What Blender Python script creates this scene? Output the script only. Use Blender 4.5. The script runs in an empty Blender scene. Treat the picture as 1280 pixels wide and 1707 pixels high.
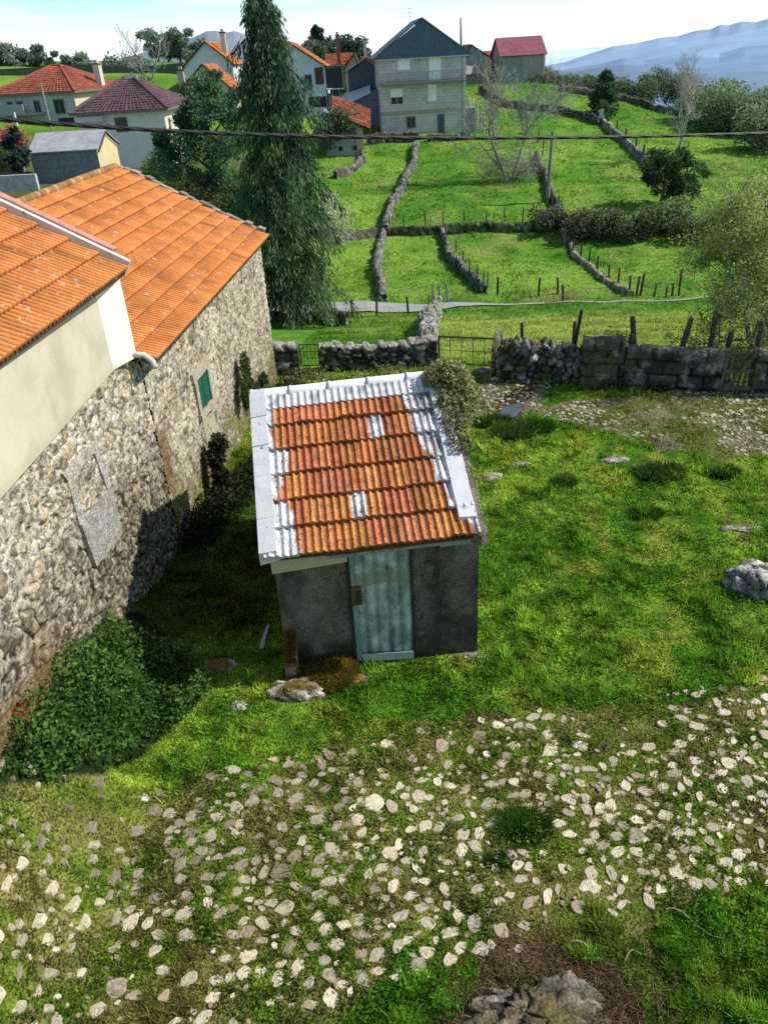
import bpy, math, random
import numpy as np
rng = np.random.default_rng(7); random.seed(7)
PI = math.pi
scn = bpy.context.scene
col = scn.collection

# ------------------------------------------------------------------ camera
F, CX, CY, H = 1282.0, 640.0, 853.5, 7.5
_d = np.array([125.0, 2147.0, F]); _d /= np.linalg.norm(_d)       # world down seen from the camera (x right, y down, z forward)
_z = np.array([0, 0, 1.0])
_Y = _z - (_z @ _d) * _d; _Y /= np.linalg.norm(_Y)
_X = np.cross(_d, _Y); _X = _X if _X[0] > 0 else -_X
CAM = np.array([0, 0, H])
def ray(px, py):
    v = np.array([(px - CX) / F, (py - CY) / F, 1.0]); return np.array([v @ _X, v @ _Y, -(v @ _d)])
def at(px, py, Y):                      # point of the sight line at distance Y ahead
    r = ray(px, py); return CAM + r * (Y / r[1])
def atz(px, py, z=0.0):
    r = ray(px, py); return CAM + r * ((z - H) / r[2])
def make_camera():
    cd = bpy.data.cameras.new('camera'); co = bpy.data.objects.new('camera', cd); col.objects.link(co)
    from mathutils import Matrix
    right = np.array([_X[0], _Y[0], -_d[0]]); down = np.array([_X[1], _Y[1], -_d[1]]); fwd = np.array([_X[2], _Y[2], -_d[2]])
    m = Matrix(((right[0], -down[0], -fwd[0], 0), (right[1], -down[1], -fwd[1], 0), (right[2], -down[2], -fwd[2], H), (0, 0, 0, 1)))
    co.matrix_world = m
    cd.sensor_fit = 'VERTICAL'; cd.sensor_height = 36.0; cd.lens = F / 1707.0 * 36.0
    cd.clip_start = 0.1; cd.clip_end = 60000
    scn.camera = co
make_camera()

# ------------------------------------------------------------------ light
SUN = np.array([0.72, 0.03, 0.69]); SUN /= np.linalg.norm(SUN)
def make_light():
    from mathutils import Vector
    w = bpy.data.worlds.new('World'); scn.world = w; w.use_nodes = True
    nt = w.node_tree; bg = nt.nodes['Background']
    sky = nt.nodes.new('ShaderNodeTexSky'); sky.sky_type = 'NISHITA'; sky.sun_disc = False
    sky.sun_elevation = math.asin(SUN[2]); sky.sun_rotation = math.atan2(SUN[0], SUN[1])
    sky.altitude = 600; sky.air_density = 1.0; sky.dust_density = 1.0; sky.ozone_density = 1.0
    # humid haze brightening the air toward the horizon, with a few thin clouds in it
    V = nt.nodes.new('ShaderNodeTexCoord'); sx = nt.nodes.new('ShaderNodeSeparateXYZ'); nt.links.new(V.outputs['Generated'], sx.inputs[0])
    rp = nt.nodes.new('ShaderNodeValToRGB'); cr = rp.color_ramp; cr.elements[0].position = 0; cr.elements[0].color = (.90, .96, 1, 1); cr.elements[1].position = .12; cr.elements[1].color = (.36, .74, .86, 1)
    e = cr.elements.new(.030); e.color = (.87, .96, .99, 1); e = cr.elements.new(.065); e.color = (.47, .84, .91, 1); nt.links.new(sx.outputs['Z'], rp.inputs[0])
    mp = nt.nodes.new('ShaderNodeMapping'); mp.inputs['Scale'].default_value = (3, 3, 34); nt.links.new(V.outputs['Generated'], mp.inputs[0])
    nz = nt.nodes.new('ShaderNodeTexNoise'); nz.inputs['Scale'].default_value = 2.2; nz.inputs['Detail'].default_value = 6; nt.links.new(mp.outputs[0], nz.inputs['Vector'])
    cm = nt.nodes.new('ShaderNodeMapRange'); cm.inputs['From Min'].default_value = .55; cm.inputs['From Max'].default_value = .75; cm.inputs['To Max'].default_value = .75; nt.links.new(nz.outputs['Fac'], cm.inputs['Value'])
    mc = nt.nodes.new('ShaderNodeMixRGB'); mc.inputs['Color2'].default_value = (.90, .93, .96, 1); nt.links.new(rp.outputs[0], mc.inputs['Color1']); nt.links.new(cm.outputs[0], mc.inputs['Fac'])
    sc = nt.nodes.new('ShaderNodeVectorMath'); sc.operation = 'SCALE'; sc.inputs['Scale'].default_value = 7.9; nt.links.new(mc.outputs[0], sc.inputs[0])
    fr = nt.nodes.new('ShaderNodeMapRange'); fr.inputs['From Min'].default_value = .06; fr.inputs['From Max'].default_value = .30; nt.links.new(sx.outputs['Z'], fr.inputs['Value'])
    mx = nt.nodes.new('ShaderNodeMixRGB'); nt.links.new(sc.outputs[0], mx.inputs['Color1']); nt.links.new(sky.outputs[0], mx.inputs['Color2']); nt.links.new(fr.outputs[0], mx.inputs['Fac']); nt.links.new(mx.outputs[0], bg.inputs['Color'])
    bg.inputs['Strength'].default_value = 0.15
    l = bpy.data.lights.new('sun', 'SUN'); l.energy = 5.0; l.angle = math.radians(.5); l.color = (1, .945, .845)
    o = bpy.data.objects.new('sun', l); col.objects.link(o)
    o.rotation_euler = Vector(SUN).to_track_quat('Z', 'Y').to_euler(); o.location = (20, 5, 30)
    scn.view_settings.view_transform = 'Standard'; scn.view_settings.look = 'None'; scn.view_settings.exposure = 0; scn.view_settings.gamma = 1
    scn.cycles.max_bounces = 5; scn.cycles.transparent_max_bounces = 6; scn.cycles.diffuse_bounces = 3
    scn.cycles.use_denoising = False
make_light()

# ------------------------------------------------------------------ noise
def _h(ix, iy, iz, s):
    n = (ix.astype(np.int64) * 374761393 + iy.astype(np.int64) * 668265263 + iz * 2147483647 + s * 1274126177) & 0xffffffff
    n = ((n ^ (n >> 13)) * 1274126177) & 0xffffffff
    n = ((n ^ (n >> 16)) * 2246822519) & 0xffffffff
    return ((n ^ (n >> 15)) & 0xffffff) / float(0xffffff)
def vn(x, y, s=0):
    x = np.asarray(x, float); y = np.asarray(y, float)
    ix = np.floor(x); iy = np.floor(y); fx = x - ix; fy = y - iy
    fx = fx * fx * (3 - 2 * fx); fy = fy * fy * (3 - 2 * fy)
    a = _h(ix, iy, 0, s); b = _h(ix + 1, iy, 0, s); c = _h(ix, iy + 1, 0, s); d = _h(ix + 1, iy + 1, 0, s)
    return (a * (1 - fx) + b * fx) * (1 - fy) + (c * (1 - fx) + d * fx) * fy
def fbm(x, y, s=0, o=4):
    t = 0; a = .5; k = 0
    x = np.asarray(x, float); y = np.asarray(y, float)
    for i in range(o):
        t = t + a * vn(x, y, s + i * 17); k += a; a *= .5; x = x * 2.03 + 5.3; y = y * 2.03 - 3.1
    return t / k
def ss(a, b, x):
    t = np.clip((np.asarray(x, float) - a) / (b - a), 0, 1); return t * t * (3 - 2 * t)
def mix(a, b, t):
    t = np.asarray(t)[..., None]; return np.asarray(a) * (1 - t) + np.asarray(b) * t
def voro(u, v, s=0, jit=.85):
    u = np.asarray(u, float); v = np.asarray(v, float)
    iu = np.floor(u); iv = np.floor(v)
    f1 = np.full(u.shape, 9.0); f2 = np.full(u.shape, 9.0); cid = np.zeros(u.shape); du = np.zeros(u.shape); dv = np.zeros(u.shape)
    for a in (-1, 0, 1):
        for b in (-1, 0, 1):
            cu = iu + a; cv = iv + b
            pu = cu + .5 + jit * (_h(cu, cv, 1, s) - .5); pv = cv + .5 + jit * (_h(cu, cv, 2, s) - .5)
            d = np.hypot(u - pu, v - pv)
            near = d < f1
            f2 = np.where(near, f1, np.minimum(f2, d))
            cid = np.where(near, _h(cu, cv, 3, s), cid); du = np.where(near, u - pu, du); dv = np.where(near, v - pv, dv)
            f1 = np.where(near, d, f1)
    return f1, f2, cid, du, dv
def inpoly(x, y, poly):
    x = np.asarray(x, float); y = np.asarray(y, float); r = np.zeros(x.shape, bool); n = len(poly)
    for i in range(n):
        x1, y1 = poly[i][:2]; x2, y2 = poly[(i + 1) % n][:2]
        c = ((y1 > y) != (y2 > y)) & (x < (x2 - x1) * (y - y1) / ((y2 - y1) if y2 != y1 else 1e-9) + x1)
        r ^= c
    return r

# ------------------------------------------------------------------ terrain height
_cp = []
for X in (-2, 1, 4, 7, 10, 14):
    for Yq in (0, 4, 8, 12, 16, 19): _cp.append((X, Yq, 0.0))
for X, Yq, Zq in [(-3.2, 20, .1), (-6, 22, 0), (-6, 16, 0), (-8, 12, .5), (-10, 20, .3), (-12, 5, 2), (16, 17, 0.0), (-2.6, 12, 0), (-2.6, 16, 0)]: _cp.append((X, Yq, Zq))
_px = """780,603,20.8 620,560,29 690,540,34 517,590,22.5 560,522,40 690,522,40 460,525,40 900,515,40 1100,507,40 900,540,31 1100,540,30 1000,575,23 492,545,36
650,500,44 780,490,45 950,495,44 1150,490,43 640,450,51 850,450,51 1100,450,50 520,450,51 700,395,60 850,395,60 1000,405,58 1200,405,57 600,395,60 700,375,61.5 850,375,61.5 1000,356,62 1200,352,62
780,300,74 1000,300,73 1200,300,73 620,300,74 700,232,90 860,250,84 620,260,84 850,180,104 950,220,94 1100,240,88 1240,250,85 900,140,118 1000,160,118 1150,190,112 1280,210,105
250,285,78 60,310,64 0,305,66 180,300,70 400,335,54 380,180,105 500,165,115 620,160,110 300,130,120 100,112,140 300,105,140 0,110,140 200,125,122"""
for t in _px.split():
    a = [float(q) for q in t.split(',')]; _cp.append(tuple(at(*a)))
for X, Yq, Zq in [(60, 150, -12), (30, 160, -6), (0, 150, 2), (-60, 200, 7), (-20, 200, 6), (-120, 140, 12), (-100, 60, 4), (80, 60, -7), (120, 120, -20), (100, 250, -50),
                  (0, 300, -25), (-150, 350, -20), (250, 100, -40), (300, 400, -90), (0, 700, -100), (-500, 500, -70), (600, 200, -100), (-400, 0, 20), (0, -300, 30), (400, -200, -20),
                  (-1500, 1500, -130), (1500, 1500, -150), (0, 1500, -150), (60, 0, -2), (60, 30, -5), (-60, 0, 8)]: _cp.append((X, Yq, Zq))
_cp = np.array(_cp)
def _phi(r2): return np.sqrt(r2 + 9.0)
_A = _phi((_cp[:, None, 0] - _cp[None, :, 0]) ** 2 + (_cp[:, None, 1] - _cp[None, :, 1]) ** 2)
_W = np.linalg.solve(_A + 1e-6 * np.eye(len(_cp)), _cp[:, 2])
def tz0(x, y):
    x = np.atleast_1d(np.asarray(x, float)); y = np.atleast_1d(np.asarray(y, float)); sh = x.shape
    x = x.ravel(); y = y.ravel(); out = np.empty(len(x))
    for i in range(0, len(x), 60000):
        a = x[i:i + 60000, None]; b = y[i:i + 60000, None]
        out[i:i + 60000] = _phi((a - _cp[:, 0]) ** 2 + (b - _cp[:, 1]) ** 2) @ _W
    return out.reshape(sh)
def tz(x, y):
    x = np.asarray(x, float); y = np.asarray(y, float)
    z = tz0(x, y)
    yard = ss(21.0, 19.5, y) * ss(-2.4, -1.5, y)
    flat = yard * ss(-9, -6, x) * ss(15, 12, x)
    z = z * (1 - flat)
    z = z + 1.45 * ss(-2.9, -4.6, x) * ss(11.6, 7.0, y) * flat          # bank rising to the house wall
    z = z + ((fbm(x * .9, y * .9, 3) - .5) * .16 + (fbm(x * 3.3, y * 3.3, 5, 3) - .5) * .05) * ss(30, 20, y)
    z = z + (fbm(x * .45, y * .45, 9) - .5) * .35 * ss(20, 26, y) * ss(400, 150, y)
    return z
def tz1(x, y): return float(tz(np.array([x]), np.array([y]))[0])
def ground(px, py, far=400.0):
    r = ray(px, py); t = np.concatenate([np.arange(3, 60, .05), np.arange(60, far, .25)]) / r[1]
    p = CAM + r[None] * t[:, None]
    below = np.nonzero(p[:, 2] <= tz(p[:, 0], p[:, 1]))[0]
    return p[below[0]] if len(below) else p[-1]
def gxy(px, py): p = ground(px, py); return (p[0], p[1])

# ------------------------------------------------------------------ mesh tools
def mesh_obj(name, V, Fc, mat, parent=None, C=None, smooth=False):
    me = bpy.data.meshes.new(name)
    V = np.asarray(V, float)
    me.from_pydata(V.tolist() if len(V) < 2000 else V, [], Fc.tolist() if isinstance(Fc, np.ndarray) and len(Fc) < 2000 else Fc)
    if C is not None:
        a = me.color_attributes.new('Col', 'FLOAT_COLOR', 'POINT')
        C = np.asarray(C, float)
        a.data.foreach_set('color', np.concatenate([C, np.ones((len(C), 1))], 1).astype(np.float32).ravel())
    if mat: me.materials.append(mat)
    if smooth: me.polygons.foreach_set('use_smooth', np.ones(len(me.polygons), bool))
    o = bpy.data.objects.new(name, me); col.objects.link(o)
    if parent: o.parent = parent
    return o
class MB:
    def __init__(s): s.v = []; s.f = []; s.c = []
    def add(s, V, Fc, c=(1, 1, 1)):
        n = len(s.v); s.v.extend([tuple(map(float, p)) for p in V]); s.f.extend([tuple(int(i) + n for i in q) for q in Fc])
        c = np.asarray(c, float)
        s.c.extend([tuple(c)] * len(V) if c.ndim == 1 else [tuple(q) for q in c])
        return s
    def box(s, x0, x1, y0, y1, z0, z1, c=(1, 1, 1)):
        V = [(x0, y0, z0), (x1, y0, z0), (x1, y1, z0), (x0, y1, z0), (x0, y0, z1), (x1, y0, z1), (x1, y1, z1), (x0, y1, z1)]
        return s.add(V, [(0, 3, 2, 1), (4, 5, 6, 7), (0, 1, 5, 4), (1, 2, 6, 5), (2, 3, 7, 6), (3, 0, 4, 7)], c)
    def hexa(s, V, c=(1, 1, 1)):
        return s.add(V, [(0, 3, 2, 1), (4, 5, 6, 7), (0, 1, 5, 4), (1, 2, 6, 5), (2, 3, 7, 6), (3, 0, 4, 7)], c)
    def slab(s, a, b, c_, d, th, c=(1, 1, 1)):                          # quad thickened along its normal
        a, b, c_, d = [np.asarray(q, float) for q in (a, b, c_, d)]
        n = np.cross(b - a, d - a); n /= np.linalg.norm(n)
        return s.hexa([a, b, c_, d, a + n * th, b + n * th, c_ + n * th, d + n * th], c)
    def prism(s, poly, y0, y1, c=(1, 1, 1)):                            # xz polygon extruded along y
        n = len(poly)
        V = [(x, y0, z) for x, z in poly] + [(x, y1, z) for x, z in poly]
        Fc = [tuple(range(n)), tuple(range(2 * n - 1, n - 1, -1))] + [(i, i + n, (i + 1) % n + n, (i + 1) % n) for i in range(n)]
        return s.add(V, Fc, c)
    def tube(s, pts, rad, n=6, c=(1, 1, 1), cap=True):
        pts = np.asarray(pts, float); k = len(pts); rad = np.broadcast_to(np.asarray(rad, float), (k,))
        T = np.gradient(pts, axis=0); T /= np.linalg.norm(T, axis=1)[:, None] + 1e-9
        V = []; ref = np.array([.31, .2, .93]) if abs(T[0] @ np.array([.31, .2, .93])) < .9 else np.array([1.0, 0, 0])
        for i in range(k):
            u = np.cross(T[i], ref); u /= np.linalg.norm(u) + 1e-9; w = np.cross(T[i], u)
            for j in range(n):
                a = 2 * PI * j / n; V.append(pts[i] + rad[i] * (math.cos(a) * u + math.sin(a) * w))
        Fc = [(i * n + j, i * n + (j + 1) % n, (i + 1) * n + (j + 1) % n, (i + 1) * n + j) for i in range(k - 1) for j in range(n)]
        if cap: Fc += [tuple(range(n - 1, -1, -1)), tuple(range((k - 1) * n, k * n))]
        return s.add(V, Fc, c)
    def build(s, name, mat, parent=None, smooth=False):
        return mesh_obj(name, np.array(s.v), s.f, mat, parent, np.array(s.c), smooth)
def tag(o, label=None, cat=None, group=None, kind=None):
    if cat and not kind: kind = 'thing'
    if label: o['label'] = label
    if cat: o['category'] = cat
    if group: o['group'] = group
    if kind: o['kind'] = kind
    return o
def empty(name, loc=(0, 0, 0), rz=0.0, label=None, cat=None, group=None):
    o = bpy.data.objects.new(name, None); col.objects.link(o); o.location = tuple(map(float, loc)); o.rotation_euler = (0, 0, rz); o.empty_display_size = .2
    return tag(o, label, cat, group)

# ------------------------------------------------------------------ materials
def mat_col(name, rough=.9, ns=8.0, na=.35, bump=.3, bd=.02, ns2=40.0, na2=.2, spec=.2, tint=(1, 1, 1), metal=0.0, lichen=None):
    m = bpy.data.materials.new(name); m.use_nodes = True; nt = m.node_tree; N = nt.nodes; L = nt.links
    b = N['Principled BSDF']; b.inputs['Roughness'].default_value = rough; b.inputs['Specular IOR Level'].default_value = spec; b.inputs['Metallic'].default_value = metal
    at_ = N.new('ShaderNodeAttribute'); at_.attribute_name = 'Col'
    tc = N.new('ShaderNodeTexCoord')
    n1 = N.new('ShaderNodeTexNoise'); n1.inputs['Scale'].default_value = ns; n1.inputs['Detail'].default_value = 6; n1.inputs['Roughness'].default_value = .65
    n2 = N.new('ShaderNodeTexNoise'); n2.inputs['Scale'].default_value = ns2; n2.inputs['Detail'].default_value = 4
    L.new(tc.outputs['Object'], n1.inputs['Vector']); L.new(tc.outputs['Object'], n2.inputs['Vector'])
    def ramp(n, amt):
        r = N.new('ShaderNodeMapRange'); r.inputs['From Min'].default_value = .3; r.inputs['From Max'].default_value = .7
        r.inputs['To Min'].default_value = 1 - amt; r.inputs['To Max'].default_value = 1 + amt; L.new(n.outputs['Fac'], r.inputs['Value']); return r
    r1 = ramp(n1, na); r2 = ramp(n2, na2)
    mm = N.new('ShaderNodeMath'); mm.operation = 'MULTIPLY'; L.new(r1.outputs[0], mm.inputs[0]); L.new(r2.outputs[0], mm.inputs[1])
    mx = N.new('ShaderNodeVectorMath'); mx.operation = 'SCALE'; L.new(at_.outputs['Color'], mx.inputs[0]); L.new(mm.outputs[0], mx.inputs['Scale'])
    out = mx.outputs[0]
    if lichen:
        lc, ls, lo, hi = lichen
        n3 = N.new('ShaderNodeTexNoise'); n3.inputs['Scale'].default_value = ls; n3.inputs['Detail'].default_value = 5; L.new(tc.outputs['Object'], n3.inputs['Vector'])
        r3 = N.new('ShaderNodeMapRange'); r3.inputs['From Min'].default_value = lo; r3.inputs['From Max'].default_value = hi; L.new(n3.outputs['Fac'], r3.inputs['Value'])
        mc = N.new('ShaderNodeMixRGB'); mc.inputs['Color2'].default_value = (*lc, 1); L.new(out, mc.inputs['Color1']); L.new(r3.outputs[0], mc.inputs['Fac']); out = mc.outputs[0]
    L.new(out, b.inputs['Base Color'])
    bp = N.new('ShaderNodeBump'); bp.inputs['Strength'].default_value = bump; bp.inputs['Distance'].default_value = bd
    L.new(n2.outputs['Fac'], bp.inputs['Height']); L.new(bp.outputs[0], b.inputs['Normal'])
    return m
def mat_leaf(name, trans=.35, rough=.7):
    m = bpy.data.materials.new(name); m.use_nodes = True; nt = m.node_tree; N = nt.nodes; L = nt.links
    b = N['Principled BSDF']; b.inputs['Roughness'].default_value = rough; b.inputs['Specular IOR Level'].default_value = .15
    a = N.new('ShaderNodeAttribute'); a.attribute_name = 'Col'; L.new(a.outputs['Color'], b.inputs['Base Color'])
    t = N.new('ShaderNodeBsdfTranslucent'); L.new(a.outputs['Color'], t.inputs['Color'])
    mx = N.new('ShaderNodeMixShader'); mx.inputs[0].default_value = trans
    L.new(b.outputs[0], mx.inputs[1]); L.new(t.outputs[0], mx.inputs[2]); L.new(mx.outputs[0], N['Material Output'].inputs['Surface'])
    return m
def mat_brick(name, c1, c2, mort, bw, bh, mw=.012, dirt=.35):
    m = bpy.data.materials.new(name); m.use_nodes = True; nt = m.node_tree; N = nt.nodes; L = nt.links
    b = N['Principled BSDF']; b.inputs['Roughness'].default_value = .9; b.inputs['Specular IOR Level'].default_value = .2
    tc = N.new('ShaderNodeTexCoord'); sp = N.new('ShaderNodeSeparateXYZ'); L.new(tc.outputs['Object'], sp.inputs[0])
    ad = N.new('ShaderNodeMath'); L.new(sp.outputs['X'], ad.inputs[0]); L.new(sp.outputs['Y'], ad.inputs[1])
    cb = N.new('ShaderNodeCombineXYZ'); L.new(ad.outputs[0], cb.inputs['X']); L.new(sp.outputs['Z'], cb.inputs['Y'])
    br = N.new('ShaderNodeTexBrick'); br.inputs['Scale'].default_value = 1; br.inputs['Brick Width'].default_value = bw; br.inputs['Row Height'].default_value = bh
    br.inputs['Mortar Size'].default_value = mw; br.inputs['Color1'].default_value = (*c1, 1); br.inputs['Color2'].default_value = (*c2, 1); br.inputs['Mortar'].default_value = (*mort, 1)
    L.new(cb.outputs[0], br.inputs['Vector'])
    n1 = N.new('ShaderNodeTexNoise'); n1.inputs['Scale'].default_value = .9; n1.inputs['Detail'].default_value = 7; L.new(tc.outputs['Object'], n1.inputs['Vector'])
    r = N.new('ShaderNodeMapRange'); r.inputs['From Min'].default_value = .3; r.inputs['From Max'].default_value = .7; r.inputs['To Min'].default_value = 1 - dirt; r.inputs['To Max'].default_value = 1 + dirt * .4
    L.new(n1.outputs['Fac'], r.inputs['Value'])
    mx = N.new('ShaderNodeVectorMath'); mx.operation = 'SCALE'; L.new(br.outputs['Color'], mx.inputs[0]); L.new(r.outputs[0], mx.inputs['Scale']); L.new(mx.outputs[0], b.inputs['Base Color'])
    return m
M = dict(
    ground=mat_col('ground_soil', .95, 3.0, .35, 1.0, .06, 34, .75, .1),
    stone=mat_col('rubble_stone', .95, 9, .32, .8, .02, 55, .45, .15),
    drystone=mat_col('dry_stone', .95, 4, .4, .8, .03, 22, .45, .12),
    cobble=mat_col('cobble_stone', .9, 14, .22, .7, .012, 60, .35, .2, lichen=((.16, .15, .06), 6, .62, .8)),
    rock=mat_col('mossy_rock', .95, 6, .4, .9, .03, 30, .5, .15),
    tile=mat_col('clay_tile', .85, 1.6, .30, .4, .006, 60, .3, .25, lichen=((.58, .45, .37), 7.5, .62, .73)),
    tile_old=mat_col('weathered_tile', .85, 7, .35, .5, .008, 45, .4, .2, lichen=((.07, .05, .035), 18, .60, .72)),
    tile_far=mat_col('far_tile', .9, 1.2, .22, .0, .01, 9, .25, .15),
    plaster=mat_col('plaster', .9, 1.1, .09, .15, .005, 30, .05, .2),
    render=mat_col('cement_render', .95, 3.2, .35, .9, .012, 95, .75, .15),
    wood=mat_col('old_wood', .9, 5, .35, .5, .01, 40, .4, .15),
    bark=mat_col('bark', .95, 4, .35, .6, .03, 25, .4, .1),
    metal=mat_col('painted_metal', .55, 4, .25, .1, .003, 50, .2, .4),
    sheet=mat_col('translucent_sheet', .5, 4, .28, .15, .004, 35, .22, .45),
    glass=mat_col('dark_glass', .12, 2, .1, 0, .01, 10, .05, .5),
    paint=mat_col('white_paint', .7, 6, .1, .25, .004, 40, .08, .3, lichen=((.22, .19, .15), 11, .64, .76)),
    road=mat_col('asphalt', .9, 1.5, .12, .2, .01, 60, .12, .2),
    leaf=mat_leaf('leaf', .38), needle=mat_leaf('needle', .28), blade=mat_leaf('grass_blade', .42),
    moss=mat_leaf('moss_fibre', .2),
    far=mat_col('far_hills', 1, .0012, .12, 0, .01, .006, .10, 0),
    black=mat_col('black_cable', .6, 10, .1, .1, .002, 60, .1, .3),
    blocks=mat_brick('granite_blocks', (.66, .625, .62), (.57, .545, .54), (.41, .39, .385), .75, .3, .018, .2),
    blocks_dark=mat_brick('dark_granite_blocks', (.36, .36, .36), (.22, .22, .225), (.15, .15, .15), .7, .34, .02, .4),
)
wm = bpy.data.materials.new('water'); wm.use_nodes = True
wb = wm.node_tree.nodes['Principled BSDF']; wb.inputs['Base Color'].default_value = (.10, .12, .14, 1); wb.inputs['Roughness'].default_value = .12
_n = wm.node_tree.nodes.new('ShaderNodeTexNoise'); _n.inputs['Scale'].default_value = 7
_b = wm.node_tree.nodes.new('ShaderNodeBump'); _b.inputs['Strength'].default_value = .12; wm.node_tree.links.new(_n.outputs['Fac'], _b.inputs['Height']); wm.node_tree.links.new(_b.outputs[0], wb.inputs['Normal'])
M['water'] = wm

# ------------------------------------------------------------------ zones of the ground
def poly_px(s): return [tuple(atz(*map(float, t.split(',')))[:2]) for t in s.split()]
PATH_NEAR = poly_px('-250,1440 0,1395 200,1330 420,1275 640,1225 830,1195 960,1180 1300,1130 1420,1180 1420,1440 1280,1470 1120,1490 960,1540 870,1590 760,1600 600,1650 480,1690 380,1760 -250,1800')
PATH_FAR = poly_px('880,690 960,668 1100,655 1290,650 1290,755 1200,760 1080,742 1000,715')
PATH_GATE = poly_px('745,640 830,636 930,640 900,690 830,700 750,690')
MUD = poly_px('822,690 830,665 870,640 915,640 905,655 880,675 870,700')
NETTLE = [gxy(*map(float, t.split(','))) for t in '-160,1230 -60,1130 20,1120 90,1090 150,1035 225,1020 262,1045 310,1090 345,1120 340,1170 290,1215 235,1265 160,1300 60,1310 -40,1330 -160,1350'.split()]
SHED = [(-1.6, 8.4), (1.3, 8.4), (.75, 12.45), (-1.98, 12.45)]
BARE = poly_px('740,1740 790,1640 850,1590 920,1565 1000,1600 1060,1660 1090,1740')
def gcol(x, y):
    x = np.asarray(x, float); y = np.asarray(y, float)
    wx = x + (fbm(x * 1.3, y * 1.3, 21) - .5) * .9; wy = y + (fbm(x * 1.3, y * 1.3, 31) - .5) * .9
    n1 = fbm(x * .55, y * .55, 41); n2 = fbm(x * 2.1, y * 2.1, 51); n3 = fbm(x * 5.5, y * 5.5, 61, 3)
    c = mix((.100, .250, .015), (.285, .420, .042), ss(.35, .62, n1 * .45 + n2 * .55))
    c = mix(c, (.040, .125, .009), ss(.50, .64, n3) * .5)
    c = mix(c, (.34, .30, .06), ss(.59, .74, n2) * .42 * ss(22, 20, y))                # dry tufts
    yard = y < 21
    pn = inpoly(wx, wy, PATH_NEAR); pf = inpoly(wx, wy, PATH_FAR) | inpoly(wx, wy, PATH_GATE); mu = inpoly(wx, wy, MUD); ba = inpoly(wx, wy, BARE)
    dry = mix((.27, .205, .075), (.145, .215, .022), ss(.43, .58, n2 * .6 + n3 * .4)); dry = mix(dry, (.10, .075, .03), ss(.56, .70, fbm(x * 4.1, y * 4.1, 66, 3)) * .4)
    c = np.where((pn & yard)[..., None], mix(c, dry, .75 + 0 * x), c)
    c = np.where((pf & yard)[..., None], mix(mix((.26, .22, .13), (.14, .16, .04), ss(.42, .58, n2)), c, .12 + 0 * x), c)
    c = np.where((mu & yard)[..., None], np.array([.10, .062, .03]), c)
    c = c * (1 - .62 * ss(-1.5, -2.1, x) * ss(8.8, 9.6, y) * ss(17, 14.5, y))[..., None]  # deepens the shade between barn and shed by darkening the ground colour
    c = np.where((inpoly(x, y, NETTLE))[..., None], np.array([.022, .045, .010]), c)
    c = np.where((ba & yard)[..., None], mix((.16, .11, .06), (.09, .10, .025), ss(.4, .65, n2)), c)
    # fields beyond the walls
    fld = mix((.105, .285, .026), (.255, .435, .058), ss(.38, .66, fbm(x * .12, y * .12, 71) * .5 + fbm(x * .6, y * .4, 72) * .5))
    fld = mix(fld, (.44, .54, .11), ss(39, 33, y) * ss(1.2, 2.6, x) * .85)
    fld = mix(fld, (.32, .32, .10), ss(.60, .72, fbm(x * .35, y * .35, 77)) * .5)
    c = mix(c, fld, ss(20.5, 22, y))
    c = mix(c, (.10, .11, .045), ss(-4, -7, x) * ss(40, 48, y) * ss(95, 80, y) * .8)
    c = mix(c, (.07, .10, .04), ss(140, 200, y))
    c = mix(c, (.16, .22, .26), ss(250, 900, np.hypot(x, y)) * .8)  # haze put into the colour: far ground fades to blue-grey
    return c

def geo_axis(fine0, fine1, step, lo, hi, g=1.07):
    a = list(np.arange(fine0, fine1, step)); s = step
    while a[-1] < hi: s *= g; a.append(a[-1] + s)
    s = step; b = [fine0]
    while b[-1] > lo: s *= g; b.append(b[-1] - s)
    return np.array(b[:0:-1] + a)
def make_ground():
    xs = geo_axis(-6, 11, .1, -1600, 2200); ys = geo_axis(2.5, 21.5, .1, -400, 2200, 1.04)
    X, Y = np.meshgrid(xs, ys); Z = tz(X, Y)
    V = np.stack([X, Y, Z], -1).reshape(-1, 3); nx, ny = len(xs), len(ys)
    i = (np.arange(ny - 1)[:, None] * nx + np.arange(nx - 1)).ravel()
    Fc = np.stack([i, i + 1, i + nx + 1, i + nx], 1)
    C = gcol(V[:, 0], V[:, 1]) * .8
    o = mesh_obj('ground', V, Fc, M['ground'], None, C, True); tag(o, 'grassy village ground running from the yard out over the green fields', kind='structure')
make_ground()

def leaf_quads(P, size, C, up=.3, aspect=.55, dirs=None):
    n = len(P); d = rng.normal(0, 1, (n, 3)) if dirs is None else dirs + rng.normal(0, .25, (n, 3))
    if dirs is None: d[:, 2] = d[:, 2] * .6 - up
    d /= np.linalg.norm(d, axis=1)[:, None] + 1e-9
    s = rng.normal(0, 1, (n, 3)); s -= (s * d).sum(1)[:, None] * d; s /= np.linalg.norm(s, axis=1)[:, None] + 1e-9
    size = np.broadcast_to(size, (n,))[:, None]
    V = np.empty((n, 4, 3)); V[:, 0] = P; V[:, 1] = P + d * size * .5 + s * size * aspect * .5; V[:, 2] = P + d * size; V[:, 3] = P + d * size * .5 - s * size * aspect * .5
    return V.reshape(-1, 3), np.arange(n * 4).reshape(-1, 4), np.repeat(C, 4, 0)
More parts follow.
